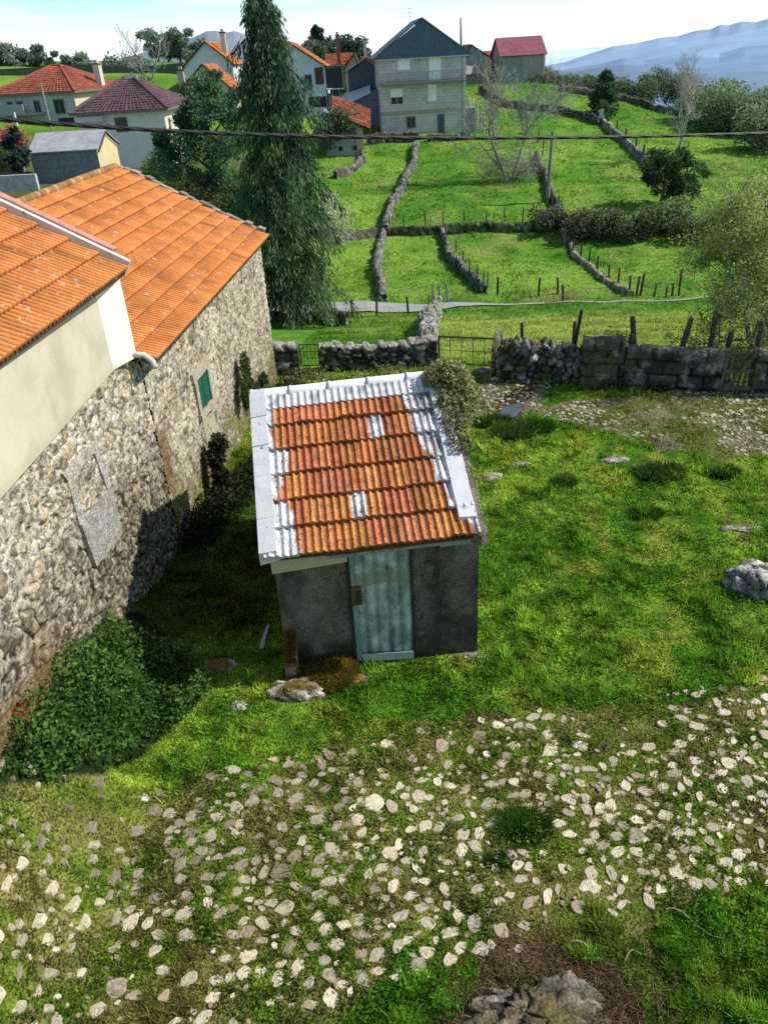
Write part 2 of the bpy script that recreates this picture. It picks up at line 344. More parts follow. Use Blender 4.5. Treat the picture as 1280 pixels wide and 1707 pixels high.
# ------------------------------------------------------------------ grass blades
def blades(x, y, h, w, C, lean=.6):
    n = len(x); z = tz(x, y) - .01
    a = rng.uniform(0, 2 * PI, n); b = rng.uniform(0, 2 * PI, n); ln = rng.uniform(.1, lean, n) * h
    dx = np.cos(a) * w / 2; dy = np.sin(a) * w / 2
    V = np.empty((n, 3, 3))
    V[:, 0] = np.stack([x - dx, y - dy, z], 1); V[:, 1] = np.stack([x + dx, y + dy, z], 1)
    V[:, 2] = np.stack([x + np.cos(b) * ln, y + np.sin(b) * ln, z + h], 1)
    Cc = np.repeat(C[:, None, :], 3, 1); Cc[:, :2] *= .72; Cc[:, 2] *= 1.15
    return V.reshape(-1, 3), np.arange(n * 3).reshape(-1, 3), Cc.reshape(-1, 3)
COB = []                                                                 # (x, y, r) of the cobbles, filled before the grass
def in_building(x, y):
    return inpoly(x, y, SHED) | (x < -3.35 - .08 * (20 - y) + 0 * y) & (y > 11.6) | (x < -4.1 - .11 * (12 - y)) & (y <= 11.6)
def frustum_pts(n, y0, y1, pw, margin=1.0):
    u = rng.uniform(0, 1, n); y = y0 * (y1 / y0) ** u if pw == 'log' else y0 + (y1 - y0) * u
    depth = y * .86 + 3.8
    x = rng.uniform(-.56, .56, n) * depth + .04 * y
    return x, y
def on_cobble(x, y, k=.92):
    cb = np.array(COB); cell = {}
    for i, (a, b, r) in enumerate(cb): cell.setdefault((int(a // .5), int(b // .5)), []).append(i)
    key = np.stack([np.floor(x / .5), np.floor(y / .5)], 1).astype(int); hit = np.zeros(len(x), bool)
    order = np.lexsort((key[:, 1], key[:, 0])); ks = key[order]
    for grp in np.split(order, np.nonzero(np.any(np.diff(ks, axis=0) != 0, axis=1))[0] + 1):
        kx, ky = key[grp[0]]; cand = [i for a in (-1, 0, 1) for b in (-1, 0, 1) for i in cell.get((kx + a, ky + b), [])]
        if cand: hit[grp] = (np.hypot(x[grp][:, None] - cb[cand, 0], y[grp][:, None] - cb[cand, 1]) < cb[cand, 2] * k).any(1)
    return hit
def make_grass():
    Vs, Cs = [], []
    # yard
    x, y = frustum_pts(760000, 3.0, 20.6, 'log')
    keep = rng.uniform(0, 1, len(x)) < .35 + .65 * (fbm(x * 2.3, y * 2.3, 88) > .42)
    dn = fbm(x * 1.1, y * 1.1, 23)
    wx = x + (fbm(x * 1.3, y * 1.3, 21) - .5) * .9; wy = y + (fbm(x * 1.3, y * 1.3, 31) - .5) * .9
    pn = inpoly(wx, wy, PATH_NEAR); pf = inpoly(wx, wy, PATH_FAR) | inpoly(wx, wy, PATH_GATE)
    ba = inpoly(wx, wy, BARE)
    keep &= ~(pn & (rng.uniform(0, 1, len(x)) < .22 + .33 * (fbm(x * 2.6, y * 2.6, 29) < .5)))
    keep &= ~(pf & (rng.uniform(0, 1, len(x)) < .72)); keep &= ~(ba & (rng.uniform(0, 1, len(x)) < .55))
    keep &= ~inpoly(wx, wy, MUD)
    keep &= ~in_building(x, y); keep &= ~inpoly(x + (fbm(x * 2.2, y * 2.2, 901) - .5) * .5, y + (fbm(x * 2.2, y * 2.2, 902) - .5) * .5, NETTLE)
    if len(COB): keep &= ~on_cobble(x, y)
    x, y, pn = x[keep], y[keep], pn[keep]
    dist = np.hypot(y, H)
    cl = fbm(x * 8, y * 8, 94, 3); cl2 = fbm(x * 3.1, y * 4.3, 95, 3)
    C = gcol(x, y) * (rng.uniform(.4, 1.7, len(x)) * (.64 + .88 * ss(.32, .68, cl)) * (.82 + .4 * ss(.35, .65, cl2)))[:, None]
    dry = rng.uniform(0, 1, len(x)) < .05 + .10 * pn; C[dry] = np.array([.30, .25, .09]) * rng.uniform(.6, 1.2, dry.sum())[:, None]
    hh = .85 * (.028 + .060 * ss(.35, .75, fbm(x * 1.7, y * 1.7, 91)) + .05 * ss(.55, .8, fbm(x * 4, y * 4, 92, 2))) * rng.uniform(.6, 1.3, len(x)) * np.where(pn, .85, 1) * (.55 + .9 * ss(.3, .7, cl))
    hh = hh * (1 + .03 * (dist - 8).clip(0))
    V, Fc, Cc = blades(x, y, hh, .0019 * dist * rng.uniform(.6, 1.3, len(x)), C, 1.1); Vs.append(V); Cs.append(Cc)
    x2, y2 = frustum_pts(210000, 3.0, 13, 'log'); wx = x2 + (fbm(x2 * 1.3, y2 * 1.3, 21) - .5) * .9; wy = y2 + (fbm(x2 * 1.3, y2 * 1.3, 31) - .5) * .9; m = fbm(x2 * 1.5, y2 * 1.5, 96)
    k = (rng.uniform(0, 1, len(x2)) < ss(.36, .6, m) * np.where(inpoly(wx, wy, PATH_NEAR), .85, .8)) & ~in_building(x2, y2) & ~inpoly(wx, wy, BARE) & ~inpoly(x2, y2, NETTLE) & ~on_cobble(x2, y2, 1.05); x2, y2 = x2[k], y2[k]
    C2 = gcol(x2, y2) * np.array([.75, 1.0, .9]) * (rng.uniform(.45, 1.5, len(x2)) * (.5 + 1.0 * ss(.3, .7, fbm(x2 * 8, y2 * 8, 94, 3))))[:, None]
    Pq = np.stack([x2, y2, tz(x2, y2) + rng.uniform(.005, .06, len(x2))], 1); q, _, cc = leaf_quads(Pq, .034 * rng.uniform(.5, 1.5, len(x2)) * (.6 + .05 * np.hypot(y2, H)), C2, up=-.1, aspect=.5)
    q = q.reshape(-1, 4, 3); cc = cc.reshape(-1, 4, 3); Vs += [q[:, (0, 1, 2)].reshape(-1, 3), q[:, (0, 2, 3)].reshape(-1, 3)]; Cs += [cc[:, (0, 1, 2)].reshape(-1, 3), cc[:, (0, 2, 3)].reshape(-1, 3)]
    o = mesh_obj('grass', np.concatenate(Vs), np.arange(len(np.concatenate(Vs))).reshape(-1, 3), M['blade'], None, np.concatenate(Cs)); tag(o, 'short rough grass growing all over the yard and old path', 'grass', kind='stuff')
    # fields
    x, y = frustum_pts(300000, 21.0, 125, 'log')
    k = ~((x < -4.5) & (y > 43)) ; k &= ~((x < -2.4) & (y < 34)); x, y = x[k], y[k]
    C = gcol(x, y) * (rng.uniform(.45, 1.55, len(x)) * (.74 + .5 * ss(.3, .7, fbm(x * 2.2, y * 1.4, 97, 3))))[:, None]
    hh = (.05 + .10 * ss(.4, .75, fbm(x * .9, y * .9, 93))) * rng.uniform(.6, 1.3, len(x)) * (1 + .008 * y)
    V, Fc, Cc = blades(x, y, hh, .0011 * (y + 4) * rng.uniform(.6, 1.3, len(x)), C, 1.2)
    o = mesh_obj('field_grass', V, Fc, M['blade'], None, Cc); tag(o, 'bright green pasture grass on the walled fields beyond the yard', 'grass', kind='stuff')

# ------------------------------------------------------------------ cobbled path
def stone_mesh(x, y, z, rx, ry, rot, h, n=12, sides=None):
    k = random.choice((4, 4, 5, 5, 6)) if sides is None else sides
    av = np.sort((np.arange(k) + rng.uniform(-.28, .28, k)) * 2 * PI / k); rv = rng.uniform(.8, 1.12, k); cor = np.stack([np.cos(av) * rv, np.sin(av) * rv], 1)
    ang = np.linspace(0, 2 * PI, n, endpoint=False); pr = np.empty((n, 2))
    for i, a in enumerate(ang):                                        # ray against the corner polygon
        d = np.array([math.cos(a), math.sin(a)]); best = .75
        for j in range(k):
            p, q = cor[j], cor[(j + 1) % k]; e = q - p; den = d[0] * e[1] - d[1] * e[0]
            if abs(den) < 1e-6: continue
            t = (p[0] * e[1] - p[1] * e[0]) / den; u = (p[0] * d[1] - p[1] * d[0]) / den
            if t > 0 and -1e-3 <= u <= 1.001: best = t; break
        pr[i] = d * min(best, 1.15) * rng.uniform(.95, 1.04)
    cx, sy = pr[:, 0] * rx, pr[:, 1] * ry
    X = x + cx * math.cos(rot) - sy * math.sin(rot); Yy = y + cx * math.sin(rot) + sy * math.cos(rot)
    V = []; tx, ty = rng.normal(0, .10, 2)
    for s, q in ((1.06, -.05), (1.0, h * .62), (.91, h), (.5, h)):
        for i in range(n):
            px = x + (X[i] - x) * s; py = y + (Yy[i] - y) * s
            V.append((px, py, z + q + ((px - x) * tx + (py - y) * ty if q > 0 else 0) + rng.normal(0, .002)))
    V.append((x, y, z + h + rng.normal(0, .004)))
    Fc = [(a * n + i, a * n + (i + 1) % n, (a + 1) * n + (i + 1) % n, (a + 1) * n + i) for a in range(3) for i in range(n)]
    Fc += [(3 * n + i, 3 * n + (i + 1) % n, 4 * n) for i in range(n)]
    return V, Fc
def make_cobbles():
    b = MB(); g = .245; placed = []
    for tries in range(14000):
        x = random.uniform(-5.5, 6.5); y = random.uniform(2.6, 8.2)
        if not inpoly(np.array([x]), np.array([y]), PATH_NEAR)[0] or inpoly(np.array([x]), np.array([y]), BARE)[0]: continue
        dn = float(fbm(np.array([x * .7]), np.array([y * .7]), 303)[0])
        p = 1.0 if y < 5.6 else .75
        if y > 5.4 and x < .6: p = .45
        if y > 6.6: p = .4
        if dn < .36: p *= .12
        elif dn < .43: p *= .45
        if random.random() > p: continue
        big = random.random() < .74
        rx = random.uniform(.075, .128) * (1.25 if random.random() < .08 else 1) if big else random.uniform(.035, .065); ry = rx * random.uniform(.50, .90)
        rr = max(rx, ry) * .92
        if any((x - a) ** 2 + (y - c) ** 2 < (rr + q) ** 2 * .50 for a, c, q in placed): continue
        placed.append((x, y, rr)); rot = random.gauss(.5, .5) if random.random() < .6 else random.uniform(0, PI)
        z = tz1(x, y); h = random.uniform(.008, .022); V, Fc = stone_mesh(x, y, z - .004, rx, ry, rot, h)
        t = random.random(); c = np.array([.62, .545, .40]) * random.uniform(.58, 1.12) if t < .80 else np.array([.46, .38, .27]) * random.uniform(.6, 1.0)
        if y > 4.9 and x < -.6: c = c * .66
        b.add(V, Fc, c); COB.append((x, y, rr * .78))
    for k in range(420):                                               # slivers between the big ones
        x = random.uniform(-4.5, 5); y = random.uniform(3.0, 7.6)
        if not inpoly(np.array([x]), np.array([y]), PATH_NEAR)[0]: continue
        r = random.uniform(.010, .04); V, Fc = stone_mesh(x, y, tz1(x, y) - .01, r * 1.4, r, random.uniform(0, 3), .03, 7); b.add(V, Fc, np.array([.44, .36, .25]) * random.uniform(.45, 1.15)); COB.append((x, y, r))
    tag(b.build('cobbled_path', M['cobble']), 'old path of pale granite cobbles sunk in mossy grass near the shed', kind='structure')
    b = MB()
    for k in range(3400):
        x = random.uniform(1.5, 11); y = random.uniform(13, 19)
        if not (inpoly(np.array([x]), np.array([y]), PATH_FAR)[0] or inpoly(np.array([x]), np.array([y]), PATH_GATE)[0]): continue
        if fbm(np.array([x * .9]), np.array([y * .9]), 311)[0] < random.uniform(.36, .56): continue
        r = random.uniform(.025, .07); V, Fc = stone_mesh(x, y, tz1(x, y) - .006, r * 1.4, r, random.uniform(0, 3), .018, 7)
        b.add(V, Fc, np.array([.44, .40, .31]) * random.uniform(.5, 1.15)); COB.append((x, y, r))
    tag(b.build('worn_track', M['cobble'], smooth=True), 'worn stony track crossing the grass beside the boundary wall', kind='structure')
make_cobbles()
make_grass()

# ------------------------------------------------------------------ stone walls
STONE_L = [np.array(c) * np.array([1.06, 1.09, 1.10]) for c in ((.46, .40, .29), (.40, .34, .24), (.50, .45, .35), (.33, .29, .22), (.42, .33, .20))]
STONE_G = [np.array(c) for c in ((.26, .25, .23), (.20, .195, .185), (.32, .31, .29), (.15, .145, .135), (.27, .24, .19))]
def pick(pal, cid):
    pal = np.array(pal); k = np.floor(cid * len(pal) * .999).astype(int); return pal[k] * (.72 + .5 * ((cid * 37.7) % 1))[..., None]
def stone_panel(name, P0, P1, z0f, z1f, cell, res, depth, parent, seed, mort=(.52, .45, .33), dark=(.07, .06, .045), darkf=None, mossf=None, stain=None, foot=(0, 0, 1)):
    P0 = np.asarray(P0, float); P1 = np.asarray(P1, float); L = np.linalg.norm(P1 - P0); t = (P1 - P0) / L; n = np.array([t[1], -t[0]])
    nu = int(L / res) + 1; us = np.linspace(0, L, nu); hmax = max(z1f(u) - z0f(u) for u in us); nv = int(hmax / res) + 1
    U = np.repeat(us[:, None], nv, 1); q = np.linspace(0, 1, nv)[None]
    z0 = np.array([z0f(u) for u in us])[:, None]; z1 = np.array([z1f(u) for u in us])[:, None]
    Zz = z0 + (z1 - z0) * q
    wu = U + (fbm(U * 4, Zz * 4, seed) - .5) * .34; wv = Zz + (fbm(U * 4, Zz * 4, seed + 7) - .5) * .22
    f1, f2, cid, du, dv = voro(wu / cell[0], wv / cell[1], seed)
    g1, g2, gid, gdu, gdv = voro(wu / cell[0] * 1.9, wv / cell[1] * 1.75, seed + 40); sm = fbm(U * 2.6, Zz * 2.6, seed + 41) > .53
    f1 = np.where(sm, g1, f1); f2 = np.where(sm, g2, f2); cid = np.where(sm, gid, cid); du = np.where(sm, gdu, du); dv = np.where(sm, gdv, dv)
    e = f2 - f1
    hgt = ss(.0, .28, e) * (.35 + .65 * cid) + (du * (cid - .5) + dv * ((cid * 7.3) % 1 - .5)) * .5 * ss(0, .3, e)
    hgt = hgt * depth + (fbm(U * 12, Zz * 12, seed + 3) - .5) * depth * .55
    C = pick(STONE_L, cid)
    dk = darkf(U, Zz) if darkf else 0 * U
    joint = mix(np.broadcast_to(np.array(mort), C.shape), np.broadcast_to(np.array(dark), C.shape), dk)
    en = e + (fbm(U * 9, Zz * 9, seed + 5) - .5) * .22; C = mix(joint, C, ss(.09, .24, en)); C = mix(C, (.07, .058, .04), ss(.075, 0, np.abs(en - .11)) * ss(.45, .6, fbm(U * 2.3, Zz * 2.3, seed + 31)) * .9)
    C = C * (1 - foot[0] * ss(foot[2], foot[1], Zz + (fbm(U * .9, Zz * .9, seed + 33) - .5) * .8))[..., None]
    sp = fbm(U * 7, Zz * 7, seed + 11, 5); C = mix(C, (.085, .07, .05), ss(.54, .68, sp) * .62); sp3 = fbm(U * 19, Zz * 19, seed + 12, 3); C = mix(C, (.06, .05, .035), ss(.58, .70, sp3) * .7); C = mix(C, (.62, .55, .42), ss(.42, .30, sp3) * .45)
    sp2 = fbm(U * 1.1, Zz * 1.1, seed + 13, 3); C = C * (.8 + .4 * sp2)[..., None]
    if mossf: C = mix(C, (.16, .15, .03), mossf(U, Zz) * ss(.35, .6, fbm(U * 4, Zz * 4, seed + 15)))
    if stain: C = mix(C, (.15, .09, .03), stain(U, Zz))
    xy = P0[None, None] + U[..., None] * t + hgt[..., None] * n
    V = np.concatenate([xy, Zz[..., None]], -1).reshape(-1, 3)
    i = (np.arange(nu - 1)[:, None] * nv + np.arange(nv - 1)).ravel(); Fc = np.stack([i, i + nv, i + nv + 1, i + 1], 1)
    return mesh_obj(name, V, Fc, M['stone'], parent, C.reshape(-1, 3), True)
def dry_wall(name, label, pts, h, w, cell, res, seed, pal=STONE_G, ragged=.2, block=None, hf=None, depth=.09, cat='stone wall', top=None, group=None, zoff=-.15):
    pts = np.asarray(pts, float); seg = np.linalg.norm(np.diff(pts, axis=0), axis=1); cum = np.concatenate([[0], np.cumsum(seg)]); L = cum[-1]
    nu = max(3, int(L / res) + 1); us = np.linspace(0, L, nu)
    cx = np.interp(us, cum, pts[:, 0]); cy = np.interp(us, cum, pts[:, 1])
    tx = np.gradient(cx); ty = np.gradient(cy); l = np.hypot(tx, ty); tx /= l; ty /= l; nx, ny = ty, -tx
    if not block: cx = cx + nx * (fbm(us * .6, us * 0, seed + 61) - .5) * w * .9; cy = cy + ny * (fbm(us * .6, us * 0, seed + 61) - .5) * w * .9
    gz = tz(cx, cy)
    hh = h * (1 + ragged * 2 * (fbm(us * 1.1, us * 0, seed + 60) - .5)) if hf is None else hf(us / L)
    per = 2 * h + w; nv = max(7, int(per / res) + 1); q = np.linspace(0, 1, nv)
    prof = []                                                            # (lateral -1..1, height 0..1)
    for s in q * per:
        if s < h: prof.append((-1 + .12 * s / h, s / h, -1, 0))
        elif s < h + w: prof.append((-.88 + 1.76 * (s - h) / w, 1.0, 0, 1))
        else: prof.append((1 - .12 * (per - s) / h, (per - s) / h, 1, 0))
    prof = np.array(prof)
    U = np.repeat(us[:, None], nv, 1); S = np.repeat((q * per)[None], nu, 0)
    if block:
        bw, bh = block; row = np.floor(S / bh); off = (row % 2) * .5
        a = U / bw + off; fx = np.abs((a % 1) - .5) * 2; fz = np.abs((S / bh % 1) - .5) * 2
        e = np.minimum((1 - fx) * bw, (1 - fz) * bh); cid = _h(np.floor(a), row, 5, seed)
        hgt = ss(0, .06, e) * depth * .5 * (.6 + .4 * cid); C = pick(pal, cid); C = mix(C * .18, C, ss(.015, .075, e)) * (.75 + .5 * fbm(U * 3, S * 3, seed + 3))[..., None]; hgt += (fbm(U * 6, S * 6, seed) - .5) * .02
    else:
        wu = U + (fbm(U * 2, S * 2, seed) - .5) * .25; wv = S + (fbm(U * 2, S * 2, seed + 7) - .5) * .2
        f1, f2, cid, du, dv = voro(wu / cell[0], wv / cell[1], seed); e = f2 - f1
        hgt = (ss(0, .3, e) * (.3 + .7 * cid) - .3) * depth * 1.6
        C = pick(pal, cid); C = mix(C * .16, C, ss(.02, .16, e))
    C = mix(C, (.10, .11, .03), ss(.5, .7, fbm(U * 1.7, S * 1.7, seed + 9)) * .55)
    C = mix(C, (.42, .41, .37), ss(.60, .72, fbm(U * 5, S * 5, seed + 19)) * .5)
    if top is not None: C = mix(C, top, (prof[:, 3][None] + 0 * U) * .8)
    lat = prof[:, 0][None] * w / 2 + prof[:, 2][None] * hgt
    lat = lat + (fbm(U * 1.3, S * 0, seed + 70) - .5) * w * .35 * (0 if block else 1)
    Zz = gz[:, None] + zoff + prof[:, 1][None] * (hh[:, None] - zoff) + prof[:, 3][None] * hgt * 1.3
    V = np.stack([cx[:, None] + nx[:, None] * lat, cy[:, None] + ny[:, None] * lat, Zz], -1).reshape(-1, 3)
    i = (np.arange(nu - 1)[:, None] * nv + np.arange(nv - 1)).ravel(); Fc = [tuple(r) for r in np.stack([i, i + 1, i + nv + 1, i + nv], 1)]
    Fc += [tuple(range(nv)), tuple(range(nu * nv - 1, (nu - 1) * nv - 1, -1))]
    o = mesh_obj(name, V, Fc, M['drystone'], None, C.reshape(-1, 3), not block); tag(o, label, cat, group); return o

# ------------------------------------------------------------------ tiled roofs
def tiled(name, E0, E1, R0, R1, rows, cols, colf, mat, parent, amp=.022, waves=2, nx=6, step=.03, over=1.1, seed=1, jit=.012, lip=.03, vc=None, ns=1, back=0, exp=1.3, rib0=.42, rim=1.12):
    r_ = np.random.default_rng(seed)
    E0, E1, R0, R1 = [np.asarray(p, float) for p in (E0, E1, R0, R1)]
    nrm = np.cross(E1 - E0, R0 - E0); nrm /= np.linalg.norm(nrm)
    if nrm[2] < 0: nrm = -nrm
    k = waves * nx + 1; uu = np.linspace(0, 1, k); pr = amp * (.5 + .5 * np.cos(2 * PI * waves * (uu + .25 / waves))) ** exp
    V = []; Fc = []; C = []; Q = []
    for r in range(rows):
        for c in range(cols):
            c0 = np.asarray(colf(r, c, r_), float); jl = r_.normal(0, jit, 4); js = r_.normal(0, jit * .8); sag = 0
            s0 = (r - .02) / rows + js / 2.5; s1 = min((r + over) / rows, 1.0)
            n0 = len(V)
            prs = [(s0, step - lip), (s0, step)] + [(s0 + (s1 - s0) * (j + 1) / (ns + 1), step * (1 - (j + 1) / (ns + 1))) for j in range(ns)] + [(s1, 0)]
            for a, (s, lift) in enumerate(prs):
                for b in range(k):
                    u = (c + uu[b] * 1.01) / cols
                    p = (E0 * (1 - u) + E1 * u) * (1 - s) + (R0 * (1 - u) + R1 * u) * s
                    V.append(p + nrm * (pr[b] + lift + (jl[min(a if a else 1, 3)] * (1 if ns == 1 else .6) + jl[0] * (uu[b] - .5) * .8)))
                    sh = (rib0 + (1 - rib0) * pr[b] / max(amp, 1e-6)) * (1.0, rim, 1.0, .9)[a if a < 2 else (3 if a == ns + 2 else 2)] if a else .45  # shading in the tile colour: rib valleys and lip faces darkened
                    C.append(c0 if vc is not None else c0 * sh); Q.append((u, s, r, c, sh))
            for a in range(ns + 2):
                for b in range(k - 1):
                    i = n0 + a * k + b; Fc.append((i, i + 1, i + k + 1, i + k))
    if vc is not None:
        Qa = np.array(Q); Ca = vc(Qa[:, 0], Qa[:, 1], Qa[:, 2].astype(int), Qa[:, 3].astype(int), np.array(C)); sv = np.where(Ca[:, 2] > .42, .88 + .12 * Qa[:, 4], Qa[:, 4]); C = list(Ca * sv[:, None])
    # under-sheet
    n0 = len(V)
    for p in (E0, E1, R1, R0): V.append(p - nrm * .02); C.append((.10, .06, .04))
    for p in (E0, E1, R1, R0): V.append(p - nrm * .07); C.append((.10, .07, .05))
    for q in ((0, 1, 2, 3), (7, 6, 5, 4), (0, 4, 5, 1), (1, 5, 6, 2), (2, 6, 7, 3), (3, 7, 4, 0)): Fc.append(tuple(n0 + j for j in q))
    return mesh_obj(name, np.array(V), Fc, mat, parent, np.array(C))

# ------------------------------------------------------------------ leaves and trees
def leaf_obj(name, P, size, C, mat, parent=None, **k):
    V, Fc, Cc = leaf_quads(P, size, C, **k); return mesh_obj(name, V, Fc, mat, parent, Cc)
def ball_points(n, c, r, shell=.55):
    d = rng.normal(0, 1, (n, 3)); d /= np.linalg.norm(d, axis=1)[:, None]
    q = rng.uniform(shell ** 3, 1, n) ** (1 / 3); return np.asarray(c) + d * q[:, None] * np.asarray(r)
def shade_cols(P, base, lite, lo, hi, var=.35):
    t = np.clip((P[:, 2] - lo) / max(hi - lo, 1e-6), 0, 1) * .6 + rng.uniform(0, .5, len(P)) + (fbm(P[:, 0] * 1.1 + P[:, 2], P[:, 1] * 1.1 + P[:, 2] * .7, 7) - .5) * .9
    return mix(base, lite, np.clip(t, 0, 1)) * rng.uniform(1 - var, 1 + var, len(P))[:, None]
def limb(b, p0, p1, r0, r1, n=5, k=6, bend=.08, c=(.1, .08, .06)):
    p0 = np.asarray(p0, float); p1 = np.asarray(p1, float); L = np.linalg.norm(p1 - p0); t = np.linspace(0, 1, n)[:, None]
    pts = p0 + (p1 - p0) * t + np.sin(t * PI) * rng.normal(0, bend, 3) * L
    b.tube(pts, np.linspace(r0, r1, n), k, c); return pts
def leafy_tree(name, label, base, h, w, leaf=.2, n=5000, dark=(.02, .05, .015), lite=(.07, .12, .03), trunk=.14, nc=14, low=.25, cat='tree', group=None, mat='leaf', shape='round', bark=(.10, .085, .07), aspect=.55, lean=(0, 0)):
    base = np.asarray(base, float); root = empty(name, base, 0, label, cat, group); tb = MB(); P = []; C = []
    top = np.array([lean[0], lean[1], h * .8]); limb(tb, (0, 0, -.3), top, trunk, trunk * .25, 7, 7, .03, bark)
    for k in range(nc):
        f = rng.uniform(low, 1)
        rr = w / 2 * {'round': math.sqrt(max(0, 1 - ((f - .55) / .5) ** 2)) * .8, 'cone': (1 - f) * 1.0 + .06, 'flat': .9 * (f > .5) + .3, 'bush': math.sqrt(max(.05, 1 - f * f)) * .85}[shape]
        a = k * 2.4 + rng.uniform(-.4, .4); q = rng.uniform(.45, 1) * rr
        c = np.array([math.cos(a) * q + lean[0] * f, math.sin(a) * q + lean[1] * f, f * h * .92]); cr = w * rng.uniform(.13, .24) * (1.0 if shape != 'cone' else (.5 + .7 * (1 - f)))
        s = np.array([lean[0] * f * .8, lean[1] * f * .8, max(.1, c[2] - q * .7 - .1 * h)]); limb(tb, s, c, trunk * .4, trunk * .1, 4, 5, .06, bark)
        p = ball_points(max(40, n // nc), c, (cr, cr, cr * .75)); P.append(p)
        C.append(shade_cols(p, np.array(dark) * 2.0, np.array(lite) * 1.9, c[2] - cr, c[2] + cr) * rng.uniform(.75, 1.2))
    tb.build('trunk', M['bark'], root, True); P = np.concatenate(P); C = np.concatenate(C); P[:, 2] = np.maximum(P[:, 2], .03)
    leaf_obj('crown', P, leaf * rng.uniform(.6, 1.3, len(P)), C, M[mat], root, aspect=aspect); return root
def bush(name, label, base, rx, ry, h, n, leaf, dark, lite, cat='bush', group=None, mat='leaf', aspect=.6, rz=0, stems=6):
    x, y, z = base; root = empty(name, (x, y, z), rz, label, cat, group)
    P = []; 
    for k in range(9):
        a = k * 2.4; q = math.sqrt(rng.uniform(0, .65)); c = (math.cos(a) * q * rx, math.sin(a) * q * ry, h * rng.uniform(.25, .62)); P.append(ball_points(n // 9, c, (rx * .42, ry * .42, h * .42), .3))
    P = np.concatenate(P); P = P[P[:, 2] > -.02]
    leaf_obj('foliage', P, leaf * rng.uniform(.6, 1.35, len(P)), shade_cols(P, np.array(dark) * 1.6, np.array(lite) * 1.6, 0, h), M[mat], root, aspect=aspect)
    b = MB()
    for k in range(stems):
        a = rng.uniform(0, 2 * PI); limb(b, (0, 0, -.1), (math.cos(a) * rx * .6, math.sin(a) * ry * .6, h * .6), .02 + .012 * h, .006, 4, 4, .1, (.09, .07, .05))
    b.build('stem', M['bark'], root); return root
def bare_tree(name, label, base, h, spread, trunks=2, levels=4, twig=.012, c=(.22, .2, .18), trunk=.13, leaf=None, droop=0.0, cat='tree', seed=3, kids=4, lean=(0, 0)):
    r_ = np.random.default_rng(seed); root = empty(name, base, 0, label, cat); b = MB(); tw = MB(); tips = []
    def grow(p, d, L, r, lv):
        n = 5; pts = [np.asarray(p, float)]; d = d / np.linalg.norm(d)
        for i in range(n - 1):
            d = d + r_.normal(0, .11, 3) + np.array([0, 0, (.05 - droop * (levels - lv)) ]); d /= np.linalg.norm(d); pts.append(pts[-1] + d * L / (n - 1))
        r1 = max(twig * .6, r * .55); (b if lv >= levels - 1 else tw).tube(pts, np.linspace(r, r1, n), 6 if lv >= levels - 1 else 3, np.asarray(c) * r_.uniform(.75, 1.15), cap=False)
        if lv <= 1: tips.extend(pts[1:])
        if lv == 0: return
        for k in range(kids + (lv < levels)):
            i = r_.integers(1, n); dd = d * .55 + r_.normal(0, 1, 3) * spread + np.array([0, 0, .22]); grow(pts[i], dd, L * r_.uniform(.45, .68), r1 * .75 if i == n - 1 else r * .5, lv - 1)
        grow(pts[-1], d + r_.normal(0, .15, 3), L * .6, r1, lv - 1)
    for t in range(trunks):
        a = t * 2.7 + .4; grow(np.array([math.cos(a) * .12, math.sin(a) * .12, -.2]), np.array([math.cos(a) * .26 * (trunks > 1) + lean[0], math.sin(a) * .2 * (trunks > 1) + lean[1], 1.0]), h * .48, trunk * r_.uniform(.75, 1.1), levels)
    b.build('trunk', M['bark'], root, True); tw.build('branches', M['bark'], root)
    if leaf:
        sz, n, dark, lite = leaf; T = np.array(tips); P = T[r_.integers(0, len(T), n)] + r_.normal(0, .09, (n, 3)); leaf_obj('foliage', P, sz * r_.uniform(.6, 1.4, n), shade_cols(P, dark, lite, 0, h), M['leaf'], root)
    return root

